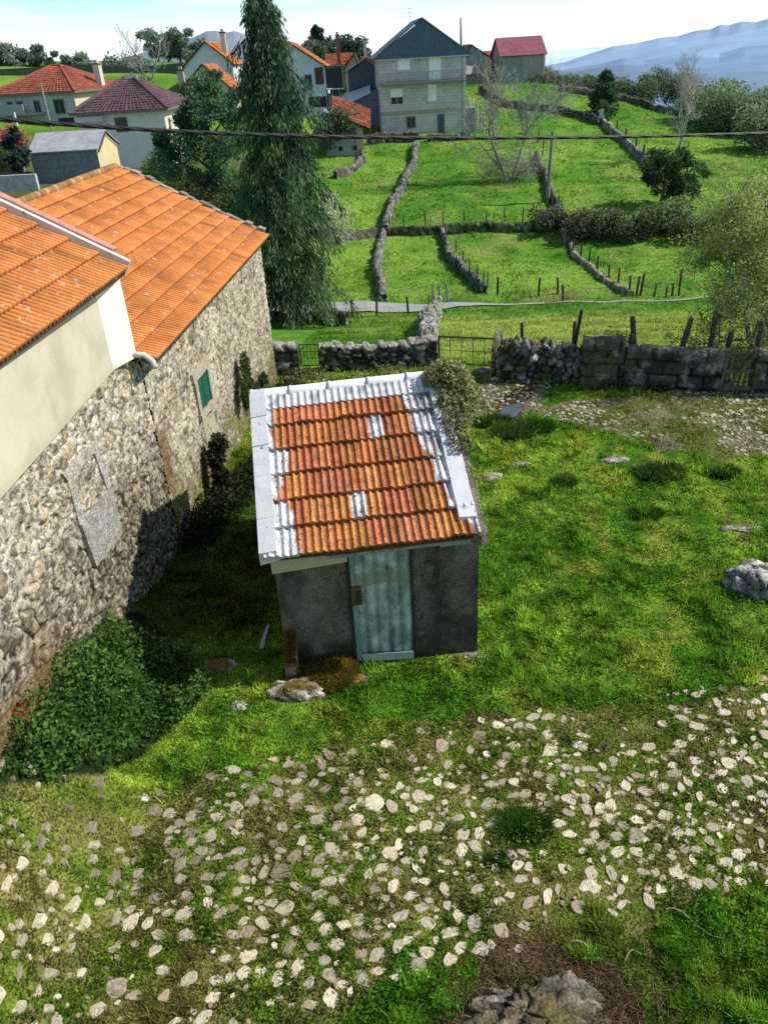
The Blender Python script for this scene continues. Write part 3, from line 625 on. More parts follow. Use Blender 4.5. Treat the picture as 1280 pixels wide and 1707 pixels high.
# ================================================================== THE SHED
def make_shed():
    root = empty('tiled_shed', (0, 0, 0), 0, 'small grey cement shed with rust-orange tiled roof edged in white paint', 'shed')
    EL, ER = np.array([-1.55, 8.18, 2.02]), np.array([1.21, 8.18, 2.20]); RL, RR = np.array([-1.81, 10.70, 3.24]), np.array([.96, 10.70, 3.40])
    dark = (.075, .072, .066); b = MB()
    # walls: two pieces beside the door, over-door strip, sides, back (with the lean of the old shed)
    def zt(x): return 1.93 + .065 * (x + 1.5)
    for x0, x1 in ((-1.50, -.50), (.33, 1.22)):
        n = 14
        for i in range(n):
            for j in range(12):
                pass
        b.hexa([(x0, 8.45, -.3), (x1, 8.45, -.3), (x1, 8.58, -.3), (x0, 8.58, -.3), (x0, 8.45, zt(x0)), (x1, 8.45, zt(x1)), (x1, 8.58, zt(x1)), (x0, 8.58, zt(x0))], dark)
    b.hexa([(-.50, 8.452, 1.90), (.33, 8.452, 1.90), (.33, 8.58, 1.90), (-.50, 8.58, 1.90), (-.50, 8.452, zt(-.5)), (.33, 8.452, zt(.33)), (.33, 8.58, zt(.33)), (-.50, 8.58, zt(-.5))], dark)
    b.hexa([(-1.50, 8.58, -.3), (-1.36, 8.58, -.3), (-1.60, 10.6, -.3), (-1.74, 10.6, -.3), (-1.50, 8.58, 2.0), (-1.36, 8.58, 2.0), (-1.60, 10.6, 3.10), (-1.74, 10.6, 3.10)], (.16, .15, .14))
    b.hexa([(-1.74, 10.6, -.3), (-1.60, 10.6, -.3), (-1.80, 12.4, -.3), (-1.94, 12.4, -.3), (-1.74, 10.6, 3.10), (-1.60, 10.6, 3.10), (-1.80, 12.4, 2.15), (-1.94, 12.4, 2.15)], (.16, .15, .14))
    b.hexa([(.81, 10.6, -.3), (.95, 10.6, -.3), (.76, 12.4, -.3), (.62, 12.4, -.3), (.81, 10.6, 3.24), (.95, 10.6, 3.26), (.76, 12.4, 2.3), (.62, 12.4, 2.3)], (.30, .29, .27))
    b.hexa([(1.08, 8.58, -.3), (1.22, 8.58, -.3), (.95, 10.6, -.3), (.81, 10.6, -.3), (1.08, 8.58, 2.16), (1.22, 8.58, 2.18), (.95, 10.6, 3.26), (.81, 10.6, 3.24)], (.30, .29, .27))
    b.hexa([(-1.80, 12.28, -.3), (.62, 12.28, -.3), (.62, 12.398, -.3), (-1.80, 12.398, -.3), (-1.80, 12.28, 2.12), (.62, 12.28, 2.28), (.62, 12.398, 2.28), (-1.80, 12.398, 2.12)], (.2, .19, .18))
    b.build('wall', M['render'], root)
    # mould gradient and damp foot as a thin render coat
    for x0, x1 in ((-1.502, -.51), (.34, 1.222)):
        nx_, nz_ = 26, 44; X, Z = np.meshgrid(np.linspace(x0, x1, nx_), np.linspace(-.2, 1, nz_)); 
        top = 1.925 + .065 * (X + 1.5); Zr = np.where(Z < 0, Z, Z * top)
        n1 = fbm(X * 3, Zr * 2, 401); n2 = fbm(X * 9, Zr * 9, 402)
        C = mix((.185, .158, .122), (.060, .052, .042), ss(.35, .68, n1 * .6 + n2 * .4)); C = mix(C, (.030, .025, .014), ss(.55, .05, Zr + (n1 - .5) * .6) * .9); C = mix(C, (.22, .21, .19), ss(.58, .75, fbm(X * 2, Zr * 1.1, 405)) * .5)
        V = np.stack([X, 8.447 - (n2 - .5) * .012, Zr], -1).reshape(-1, 3); i = (np.arange(nz_ - 1)[:, None] * nx_ + np.arange(nx_ - 1)).ravel()
        mesh_obj('cement_coat', V, np.stack([i, i + 1, i + nx_ + 1, i + nx_], 1), M['render'], root, C.reshape(-1, 3), True)
    # roof
    rows, cols = 6, 14
    def nz_(a, b, sd): return fbm(a, b, sd, 3) - .5
    ledge = [.155, .15, .10, .15, .085, .10, .10]; redge = [.975, .885, .85, .825, .79, .79, .80]        # painted margins of each course
    patch = np.zeros((8, 16)); patch[1, 6] = patch[4, 8] = patch[3, 1] = 1; patch[2, 11] = .25; patch[0, 4] = .2
    ledge = np.array(ledge); redge = np.array(redge)
    def colf(r, c, q):
        base = np.array([.64, .225, .095]) * q.uniform(.74, 1.18); base = base * np.array([1, q.uniform(.85, 1.2), q.uniform(.75, 1.2)])
        return base * (1.0 if c < 8 else q.uniform(.66, 1.02))
    def vc(u, s, r, c, c0):
        n = nz_(u * 16, s * 9, 611) * .07; n2 = nz_(u * 40, s * 30, 613)
        d = np.maximum.reduce([ledge[r] + n - u, u - redge[r] + n, s - .985 + nz_(u * 14, s * 2, 617) * .10, (patch[r, c] - .5) * .2 + nz_(u * 30, s * 20, 619) * .22])
        w = np.clip(d / .012 + .5, 0, 1) * (1 - .8 * np.clip((n2 - .17) * 9, 0, 1)); wc = np.array([.62, .63, .65]) * (1 - .4 * np.clip(nz_(u * 9, s * 7, 621) * 4, 0, 1))[:, None]
        return c0 * (1 - w[:, None]) + wc * w[:, None]
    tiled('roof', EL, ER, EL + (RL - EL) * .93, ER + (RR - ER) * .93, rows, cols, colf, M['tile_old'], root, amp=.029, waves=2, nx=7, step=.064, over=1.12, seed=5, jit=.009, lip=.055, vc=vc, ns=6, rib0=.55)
    nn_ = np.cross(ER - EL, RL - EL); nn_ /= np.linalg.norm(nn_); wv_ = lambda u, s, r, c, c0: np.array([.63, .64, .66]) * (1 - .4 * np.clip((fbm(u * 26, s * 4, 631, 3) - .56) * 5, 0, 1))[:, None] + 0 * c0
    tiled('ridge_flashing', EL + (RL - EL) * .885 + nn_ * .02, ER + (RR - ER) * .885 + nn_ * .02, RL + nn_ * .02, RR + nn_ * .02, 1, cols, colf, M['paint'], root, amp=.024, waves=2, nx=7, step=.03, over=1.0, seed=9, jit=.006, lip=.03, vc=wv_, ns=3, rib0=.7)
    BL, BR = RL + np.array([-.20, 1.9, -1.0]), RR + np.array([-.20, 1.9, -1.0])
    tiled('roof', BR, BL, RR, RL, 5, cols, lambda r, c, q: np.array([.50, .15, .045]) * q.uniform(.7, 1.2), M['tile_old'], root, amp=.034, waves=2, nx=4, step=.042, over=1.12, seed=6, jit=.007, lip=.034)
    # ridge capping: five painted half-round tiles with raised collars
    def capf(p0, p1, r, n):
        b = MB(); p0 = np.array(p0); p1 = np.array(p1)
        for k in range(n):
            a = p0 + (p1 - p0) * k / n; e = p0 + (p1 - p0) * (k + 1.03) / n
            b.tube([a, a + (e - a) * .06, a + (e - a) * .10, e], [r * 1.13, r * 1.13, r, r * .97], 12, np.array([.70, .71, .74]) * random.uniform(.93, 1.05))
        return b
    capf(RL + (-.06, .02, .0), RR + (.05, .02, .0), .085, 5).build('ridge_cap', M['paint'], root, True)
    # white painted verge on the left, mortar verge on the right
    nrm = np.array([0, -.436, .9]); b = MB()
    n = 16
    for k in range(n):
        a = EL + (RL - EL) * k / n; e = EL + (RL - EL) * (k + 1) / n; j = rng.normal(0, .006)
        b.hexa([a + (-.07, 0, -.09), a + (.17 + rng.normal(0, .015), 0, -.02), e + (.17 + rng.normal(0, .015), 0, -.02), e + (-.07, 0, -.09), a + (-.07, 0, .085 + j), a + (.16, 0, .118 + j), e + (.16, 0, .118 + j), e + (-.07, 0, .085 + j)], np.array([.62, .64, .68]) * rng.uniform(.94, 1.04))
    b.build('verge_coping', M['paint'], root)
    b = MB()
    for k in range(n):
        a = ER + (RR - ER) * k / n; e = ER + (RR - ER) * (k + 1) / n; j = rng.normal(0, .012); c = np.array([.20, .18, .14]) * rng.uniform(.6, 1.2)
        b.hexa([a + (-.03, 0, -.10), a + (.09 + j, 0, -.10), e + (.09 + j, 0, -.10), e + (-.03, 0, -.10), a + (-.03, 0, .045), a + (.075 + j, 0, .035 + j), e + (.075 + j, 0, .035 + j), e + (-.03, 0, .045)], c)
    b.build('verge_mortar', M['rock'], root)
    b = MB()
    for k in range(n - 2):
        a = ER + (RR - ER) * (k + 1.2) / n; e = ER + (RR - ER) * (k + 2.2) / n
        b.hexa([a + (-.23 + rng.normal(0, .025), 0, .02), a + (-.005 + rng.normal(0, .012), 0, .02), e + (-.005, 0, .02), e + (-.23, 0, .02), a + (-.235, 0, .082), a + (-.01, 0, .085), e + (-.01, 0, .085), e + (-.235, 0, .082)], (.66, .67, .70))
    b.build('verge_paint', M['paint'], root)
    b = MB(); V, Fc = stone_mesh(1.2, 8.22, 2.14, .12, .11, .3, .11, 10); b.add(V, Fc, (.15, .135, .10)); b.build('corner_stone', M['rock'], root, True)
    # fascia panel, gutter board
    b = MB(); b.hexa([(-1.53, 8.40, 1.63), (-.52, 8.40, 1.76), (-.52, 8.44, 1.76), (-1.53, 8.44, 1.63), (-1.53, 8.40, 1.90), (-.52, 8.40, 1.97), (-.52, 8.44, 1.97), (-1.53, 8.44, 1.90)], (.56, .52, .32)); b.build('fascia_board', M['plaster'], root)
    b = MB(); b.hexa([(-.78, 8.28, 1.90), (.72, 8.28, 2.015), (.72, 8.34, 2.015), (-.78, 8.34, 1.90), (-.78, 8.28, 1.945), (.72, 8.28, 2.06), (.72, 8.34, 2.06), (-.78, 8.34, 1.945)], (.34, .33, .29)); b.build('eave_board', M['wood'], root)
    b = MB(); b.hexa([(.70, 8.30, 1.975), (1.19, 8.30, 2.005), (1.19, 8.40, 2.005), (.70, 8.40, 1.975), (.70, 8.30, 2.055), (1.19, 8.30, 2.085), (1.19, 8.40, 2.085), (.70, 8.40, 2.055)], (.24, .33, .34)); b.build('gutter_piece', M['metal'], root)
    # door: corrugated teal-grey sheet on a frame strip
    nx_, nz_ = 90, 70; X, Z = np.meshgrid(np.linspace(0, 1, nx_), np.linspace(0, 1, nz_)); Xw = -.49 + .80 * X + (1 - Z) * .0; Zw = .03 + Z * 1.87
    cor = np.abs(np.sin(X * PI * 5.0)) ** .7 * .034 + (fbm(X * 6, Z * 9, 410) - .5) * .012
    n1 = fbm(Xw * 5, Zw * 5, 411); C = mix((.24, .31, .29), (.44, .52, .49), ss(.3, .7, n1)); C = mix(C, (.10, .15, .15), ss(.55, .72, fbm(Xw * 8, Zw * 2, 412)) * .8); C = C * (.72 + .45 * np.abs(np.sin(X * PI * 5)))[..., None]  # last factor paints corrugation shading, darker in the grooves
    C = mix(C, (.27, .30, .19), (np.abs(Zw - (1.45 + .05 * X)) < .11 * np.ones_like(X)) * .85); C = mix(C, (.42, .47, .46), ss(1.6, 1.7, Zw) * .35 * ss(.4, .6, n1)); C = mix(C, (.09, .10, .06), ss(.22, .05, Zw) * .5)
    i = (np.arange(nz_ - 1)[:, None] * nx_ + np.arange(nx_ - 1)).ravel()
    d = mesh_obj('door', np.stack([Xw, 8.435 - cor, Zw], -1).reshape(-1, 3), np.stack([i, i + 1, i + nx_ + 1, i + nx_], 1), M['sheet'], root, C.reshape(-1, 3), True)
    b = MB(); b.box(-.50, -.43, 8.385, 8.41, .05, 1.86, (.24, .30, .29)); b.build('door_stile', M['sheet'], d)
    b = MB(); b.box(-.505, -.36, 8.36, 8.384, 1.06, 1.37, (.12, .085, .05)); b.box(-.44, -.38, 8.345, 8.36, 1.10, 1.30, (.04, .03, .022)); b.box(-.505, -.36, 8.352, 8.36, 1.33, 1.36, (.16, .10, .05)); b.build('lock_plate', M['metal'], d)
    b = MB(); b.box(-.425, .305, 8.375, 8.392, .04, .17, (.40, .47, .46)); b.box(-.425, .305, 8.384, 8.394, .171, .182, (.10, .12, .11)); b.build('kick_plate', M['sheet'], d)
    b = MB(); b.box(-.545, -.506, 8.415, 8.446, .0, 1.9, (.055, .05, .045)); b.build('door_jamb', M['wood'], root)
    b = MB(); b.box(.312, .332, 8.40, 8.45, .0, 1.9, (.05, .05, .048)); b.build('door_jamb', M['wood'], root)
    return root
make_shed()

# ivy on the shed roof
def make_ivy():
    root = empty('ivy_clump', (1.0, 10.5, 3.2), 0, 'olive green ivy clump hanging over the ridge corner of the shed roof', 'ivy')
    P = [];
    for c, r, n in (((.02, .05, .22), (.30, .28, .30), 1900), ((.20, -.05, .02), (.26, .26, .30), 1300), ((.0, -.25, -.02), (.22, .22, .16), 700), ((-.15, .0, .22), (.18, .16, .14), 400), ((.25, .3, -.2), (.22, .3, .4), 800)):
        P.append(ball_points(n, c, r, .3))
    b = MB()
    for k in range(26):
        x = rng.uniform(-.14, .28); L = rng.uniform(.35, 1.15); p0 = np.array([x, -.2, .0])
        pts = [p0 + np.array([rng.normal(0, .03) + .02 * t, -.9 * L * t, -.39 * L * t + .10]) for t in np.linspace(0, 1, 7)]; b.tube(pts, .005, 3, (.2, .17, .1)); pts = np.array(pts)
        q = pts[rng.integers(0, 7, int(34 * L))] + rng.normal(0, .035, (int(34 * L), 3)); P.append(q)
    b.build('vine', M['bark'], root)
    P = np.concatenate(P); C = shade_cols(P, (.06, .075, .02), (.36, .38, .15), -.5, .5); dry = rng.uniform(0, 1, len(P)) < .14; C[dry] = (.34, .31, .20)
    leaf_obj('foliage', P, .062 * rng.uniform(.6, 1.3, len(P)), C, M['leaf'], root, aspect=.8)
make_ivy()

# mossy trough and stones in front of the shed
def rock(name, label, c, r, seed, colr=(.34, .31, .26), moss=(.15, .12, .02), mossf=.4, cat='rock', res=34, flat=.5, sharp=1.0, group=None, moss_dir=None):
    c = np.asarray(c, float); r = np.asarray(r, float)
    th = np.linspace(0, 2 * PI, res * 2, endpoint=False); ph = np.linspace(-.35 * PI, PI / 2, res); T, Pp = np.meshgrid(th, ph)
    D = np.stack([np.cos(Pp) * np.cos(T), np.cos(Pp) * np.sin(T), np.sin(Pp)], -1)
    u = D[..., 0] * 1.3 + D[..., 2] * .9 + seed; v = D[..., 1] * 1.3 - D[..., 2] * .7 + seed * .37
    f1, f2, cid, du, dv = voro(u * 1.6, v * 1.6, seed); k = 1 + (fbm(u * 1.5, v * 1.5, seed) - .5) * .75 * sharp - .22 * sharp * ss(.14, 0, f2 - f1) + (fbm(u * 6, v * 6, seed + 2) - .5) * .16 * sharp
    Pz = D * k[..., None] * r; Pz[..., 2] = np.where(Pz[..., 2] > r[2] * flat, r[2] * flat + (Pz[..., 2] - r[2] * flat) * .45, Pz[..., 2])
    n3 = fbm(u * 3, v * 3, seed + 5); C = mix(np.array(colr) * .45, np.array(colr) * 1.25, ss(.3, .68, n3)); C = mix(C, (.05, .048, .04), ss(.12, 0, f2 - f1) * .7)
    mm = ss(1 - mossf - .12, 1 - mossf + .12, fbm(u * 2.2, v * 2.2, seed + 8) * .65 + .35 * (D[..., 2] if moss_dir is None else D @ np.array(moss_dir))); C = mix(C, moss, mm)
    V = (Pz + c).reshape(-1, 3); m = res * 2; i = (np.arange(res - 1)[:, None] * m + np.arange(m)); j = (np.arange(res - 1)[:, None] * m + (np.arange(m) + 1) % m)
    Fc = np.stack([i.ravel(), j.ravel(), (j + m).ravel(), (i + m).ravel()], 1)
    o = mesh_obj(name, V, Fc, M['rock'], None, C.reshape(-1, 3), True); tag(o, label, cat, group); return o
def moss_fibres(name, parent, pts, nrm, L, cols, w=.006):
    n = len(pts); d = nrm + rng.normal(0, .5, (n, 3)); d /= np.linalg.norm(d, axis=1)[:, None]; s = np.cross(d, rng.normal(0, 1, (n, 3))); s /= np.linalg.norm(s, axis=1)[:, None] + 1e-9
    V = np.stack([pts - s * w, pts + s * w, pts + d * L[:, None]], 1); C = np.repeat(cols[:, None], 3, 1); C[:, :2] *= .6
    return mesh_obj(name, V.reshape(-1, 3), np.arange(n * 3).reshape(-1, 3), M['moss'], parent, C.reshape(-1, 3))
def make_trough():
    p = ground(487, 1137); q = np.array([-1.36, 8.36, .36])
    q = at(486, 1056, 8.36)
    root = empty('stone_post', (0, 0, 0), 0, 'slim upright stone slab coated in rusty moss leaning on the shed wall', 'stone post')
    b = MB(); n = 12; w = .075
    for k in range(n):
        t0, t1 = k / n, (k + 1) / n; a = np.array([p[0], p[1], 0.02]) * (1 - t0) + q * t0; e = np.array([p[0], p[1], .02]) * (1 - t1) + q * t1
        c = np.array([.19, .10, .035]) * rng.uniform(.7, 1.2) if k > 3 + rng.integers(-2, 3) else np.array([.36, .26, .19]) * rng.uniform(.7, 1.1)
        j = rng.normal(0, .006)
        b.hexa([a + (-w + j, .02, -.12), a + (w + j, .02, -.12), e + (w + j, .02, -.12), e + (-w, .02, -.12), a + (-w + j, 0, .06), a + (w + j, 0, .06), e + (w + j, 0, .06), e + (-w, 0, .06)], c)
    b.build('slab', M['rock'], root)
    t = rng.uniform(.25, 1, 1600); a = np.array([p[0], p[1], .02]); pts = a + (q - a) * t[:, None]; pts[:, 0] += rng.uniform(-w, w, 1600); pts[:, 2] += .06
    moss_fibres('moss', root, pts, np.tile([0, -.4, .9], (1600, 1)), rng.uniform(.01, .035, 1600), mix((.14, .08, .015), (.24, .17, .03), rng.uniform(0, 1, 1600)))
    # mossy heap against the wall
    m0 = ground(545, 1105); rk = rock('moss_heap', 'brown-green mossy heap piled against the shed wall left of the door', (-.86, 8.20, .0), (.36, .34, .17), 12, (.06, .045, .02), (.075, .06, .014), .8, 'moss heap', flat=.6, sharp=.22)
    n = 11000; d = rng.normal(0, 1, (n, 3)); d /= np.linalg.norm(d, axis=1)[:, None]; d[:, 2] = np.abs(d[:, 2]); pts = np.array([-.86, 8.20, .0]) + d * np.array([.37, .35, .15]); 
    moss_fibres('moss', rk, pts, d * .35 + np.array([0, -.1, .6]), rng.uniform(.03, .085, n), mix((.07, .055, .014), (.34, .26, .04), fbm(pts[:, 0] * 6, pts[:, 1] * 6 + pts[:, 2] * 3, 31) * 1.2 - .1 + rng.uniform(-.2, .2, n)), .005)
    g = ground(492, 1165); rock('flat_boulder', 'low boulder with brown moss lying below the mossy stone post', (g[0] - .02, g[1] + .10, -.02), (.42, .20, .17), 23, (.50, .45, .38), (.12, .095, .022), .48, 'boulder', flat=.6, sharp=.9)
    g = ground(575, 1142); rk = rock('mossy_stone', 'orange-brown mossy kerb stone trailing right from the low boulder', (g[0], g[1] + .05, -.02), (.30, .12, .11), 31, (.42, .36, .28), (.20, .115, .02), .62, 'rock', flat=.6)
    g = ground(790, 1094); rock('foundation_stone', 'pale foundation stone showing at the lit front corner of the shed', (g[0] - .0, g[1] - .02, -.02), (.34, .11, .09), 41, (.62, .57, .46), (.13, .11, .03), .30, 'rock', flat=.6)
    g = ground(437, 1085); g2 = ground(449, 1048); b = MB(); a = np.array([g[0], g[1], tz1(g[0], g[1]) + .04]); e = np.array([g2[0], g2[1], tz1(g2[0], g2[1]) + .06]); b.tube([a, a + (e - a) * .5 + (0, 0, .01), a + (e - a) * .85, e], [.035, .035, .033, .02], 12, (.36, .46, .50)); tag(b.build('plastic_pipe', M['paint'], None, True), 'pale blue-white pipe piece lying in the shaded grass left of the shed', 'pipe')
make_trough()

# ================================================================== THE BARN AND THE NEAR HOUSE
def make_barn():
    root = empty('stone_barn', (0, 0, 0), 0, 'long rubble stone barn with a faded orange tile roof behind the shed', 'barn')
    A = np.array([-3.72, 11.80]); B = np.array([-2.72, 20.10])
    def mossf(u, z): return ss(1.5, .2, z) * .8 + ss(1.2, .2, u) * ss(2.2, .5, z) * .5
    def stain(u, z): return ss(.42, .1, np.abs(u - .18 - .06 * np.sin(z * 3))) * ss(.9, 1.4, z) * ss(2.5, 2.0, z) * .8
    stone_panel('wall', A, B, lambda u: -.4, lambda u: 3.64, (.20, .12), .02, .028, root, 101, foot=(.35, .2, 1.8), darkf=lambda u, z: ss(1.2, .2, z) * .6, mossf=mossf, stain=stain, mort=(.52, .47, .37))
    # the other walls
    t = (B - A) / np.linalg.norm(B - A); n = np.array([-t[1], t[0]]); W = 5.6; A2 = A + n * W * 1.0 - t * .1; B2 = B + n * W
    b = MB(); c = (.34, .30, .22)
    ridge = 5.45; mA = A + n * W * .54; mB = B + n * W * .54
    inn = 0.10
    def P(p, z): return (p[0], p[1], z)
    b.add([P(B + n * inn, -.4), P(B2, -.4), P(B2, 3.6), P(mB, ridge), P(B + n * inn, 3.6)], [(0, 1, 2, 3, 4)], c)
    b.add([P(A + n * inn, -.4), P(A2, -.4), P(A2, 3.6), P(mA, ridge), P(A + n * inn, 3.6)], [(4, 3, 2, 1, 0)], c)
    b.add([P(A2, -.4), P(B2, -.4), P(B2, 3.6), P(A2, 3.6)], [(0, 1, 2, 3)], c)
    b.build('gable_wall', M['stone'], root)
    E0 = atz(262, 600, 3.62); E1 = atz(447, 395, 3.66); R1 = at(192, 279, 20.0); R0 = R1 - (E1 - E0) * (1 + .06)
    E0 = E0 - (E1 - E0) * .008
    def colf(r, c, q):
        base = np.array([.68, .245, .066]) * q.uniform(.92, 1.07) * np.array([1, q.uniform(.94, 1.08), 1])
        if q.uniform() < .03: base *= .72
        return base
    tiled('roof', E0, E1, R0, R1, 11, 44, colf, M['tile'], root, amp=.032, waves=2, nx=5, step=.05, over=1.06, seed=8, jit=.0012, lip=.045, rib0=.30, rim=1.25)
    # bright lips where each row ends, as orange half-round roll
    nr = np.cross(E1 - E0, R0 - E0); nr /= np.linalg.norm(nr); nr = nr if nr[2] > 0 else -nr
    b = MB()
    for k in range(46):                                               # lumpy ridge tiles
        a = R0 + (R1 - R0) * k / 46; e = R0 + (R1 - R0) * (k + 1.08) / 46; b.tube([a + nr * .02, e + nr * .03], [.085, .075], 8, np.array([.42, .22, .10]) * rng.uniform(.55, 1.3))
    b.build('ridge_tile', M['tile_old'], root, True)
    b = MB()
    o = (E1 - E0) / np.linalg.norm(E1 - E0)
    for k in range(22):                                               # coping stones on the far gable
        a = E1 + (R1 - E1) * (k * .96 + .9) / 22; e = E1 + (R1 - E1) * (k * .96 + 1.84) / 22; j = rng.uniform(-.02, .05); c = np.array([.30, .28, .24]) * rng.uniform(.55, 1.2)
        b.hexa([a + o * .02 - nr * .05, a + o * (.34 + j) - nr * .05, e + o * (.34 + j) - nr * .05, e + o * .02 - nr * .05, a + o * .03 + nr * (.07 + j), a + o * (.32 + j) + nr * (.04 + j), e + o * (.32 + j) + nr * (.04 + j), e + o * .03 + nr * (.07 + j)], c)
    b.build('coping', M['rock'], root)
    # back slope
    back = R0 + np.array([n[0] * 3.2, n[1] * 3.2, -1.75]); back1 = R1 + np.array([n[0] * 3.2, n[1] * 3.2, -1.75])
    b = MB(); b.slab(back, back1, R1, R0, .06, (.40, .15, .05)); b.build('back_slope', M['tile_far'], root)
    # shuttered window on the lit wall
    nn = np.array([t[1], -t[0]])
    def wq(px, py):                                                   # where a sight line meets the barn wall
        r = ray(px, py); s = ((A - CAM[:2]) @ nn) / (r[:2] @ nn); return CAM + r * s
    a0, a1, a2, a3 = wq(333, 690), wq(349, 662), wq(342, 614), wq(325, 632)
    u0 = ((a0[:2] - A) @ t + (a3[:2] - A) @ t) / 2; u1 = ((a1[:2] - A) @ t + (a2[:2] - A) @ t) / 2; z0 = (a0[2] + a1[2]) / 2; z1 = (a2[2] + a3[2]) / 2
    def wbox(b, u0, u1, d0, d1, z0, z1, c): 
        q = [A + t * u + nn * d for u, d in ((u0, d0), (u1, d0), (u1, d1), (u0, d1))]; b.hexa([(*q[0], z0), (*q[3], z0), (*q[2], z0), (*q[1], z0), (*q[0], z1), (*q[3], z1), (*q[2], z1), (*q[1], z1)], c)
    wf = MB(); g = (.42, .375, .28)
    wbox(wf, u0 - .14, u0, -.02, .062, z0 - .02, z1, g); wbox(wf, u1, u1 + .14, -.02, .062, z0 - .02, z1, g); wbox(wf, u0 - .2, u1 + .2, -.02, .066, z1, z1 + .18, g); wbox(wf, u0 - .16, u1 + .16, -.02, .085, z0 - .14, z0 - .02, g)
    fr = wf.build('window', M['stone'], root)
    sh = MB(); k = 11
    for i in range(k):
        zz = z0 + (z1 - z0) * i / k; wbox(sh, u0 + .03, u1 - .03, .0, .045 if i % 1 == 0 else .05, zz + .012, zz + (z1 - z0) / k - .008, np.array([.01, .10, .065]) * rng.uniform(.9, 1.1))
    wbox(sh, u0, u0 + .04, 0, .055, z0, z1, (.012, .13, .085)); wbox(sh, u1 - .04, u1, 0, .055, z0, z1, (.012, .13, .085)); wbox(sh, (u0 + u1) / 2 - .02, (u0 + u1) / 2 + .02, 0, .052, z0, z1, (.010, .12, .08)); wbox(sh, u0 + .02, u1 - .02, -.01, .01, z0, z1, (.006, .05, .035))
    sh.build('shutter', M['metal'], fr)
    hb = MB(); wbox(hb, (u0 + u1) / 2 - .05, (u0 + u1) / 2 + .08, .06, .10, z0 - .17, z0 - .145, (.05, .04, .03)); hb.build('shutter_stay', M['metal'], fr)
    pl = MB()
    wbox(pl, u0 + .02, u1 + .02, -.01, .022, z0 - .75, z0 - .14, (.42, .36, .25)); pl.build('patched_plaster', M['plaster'], root)
make_barn()

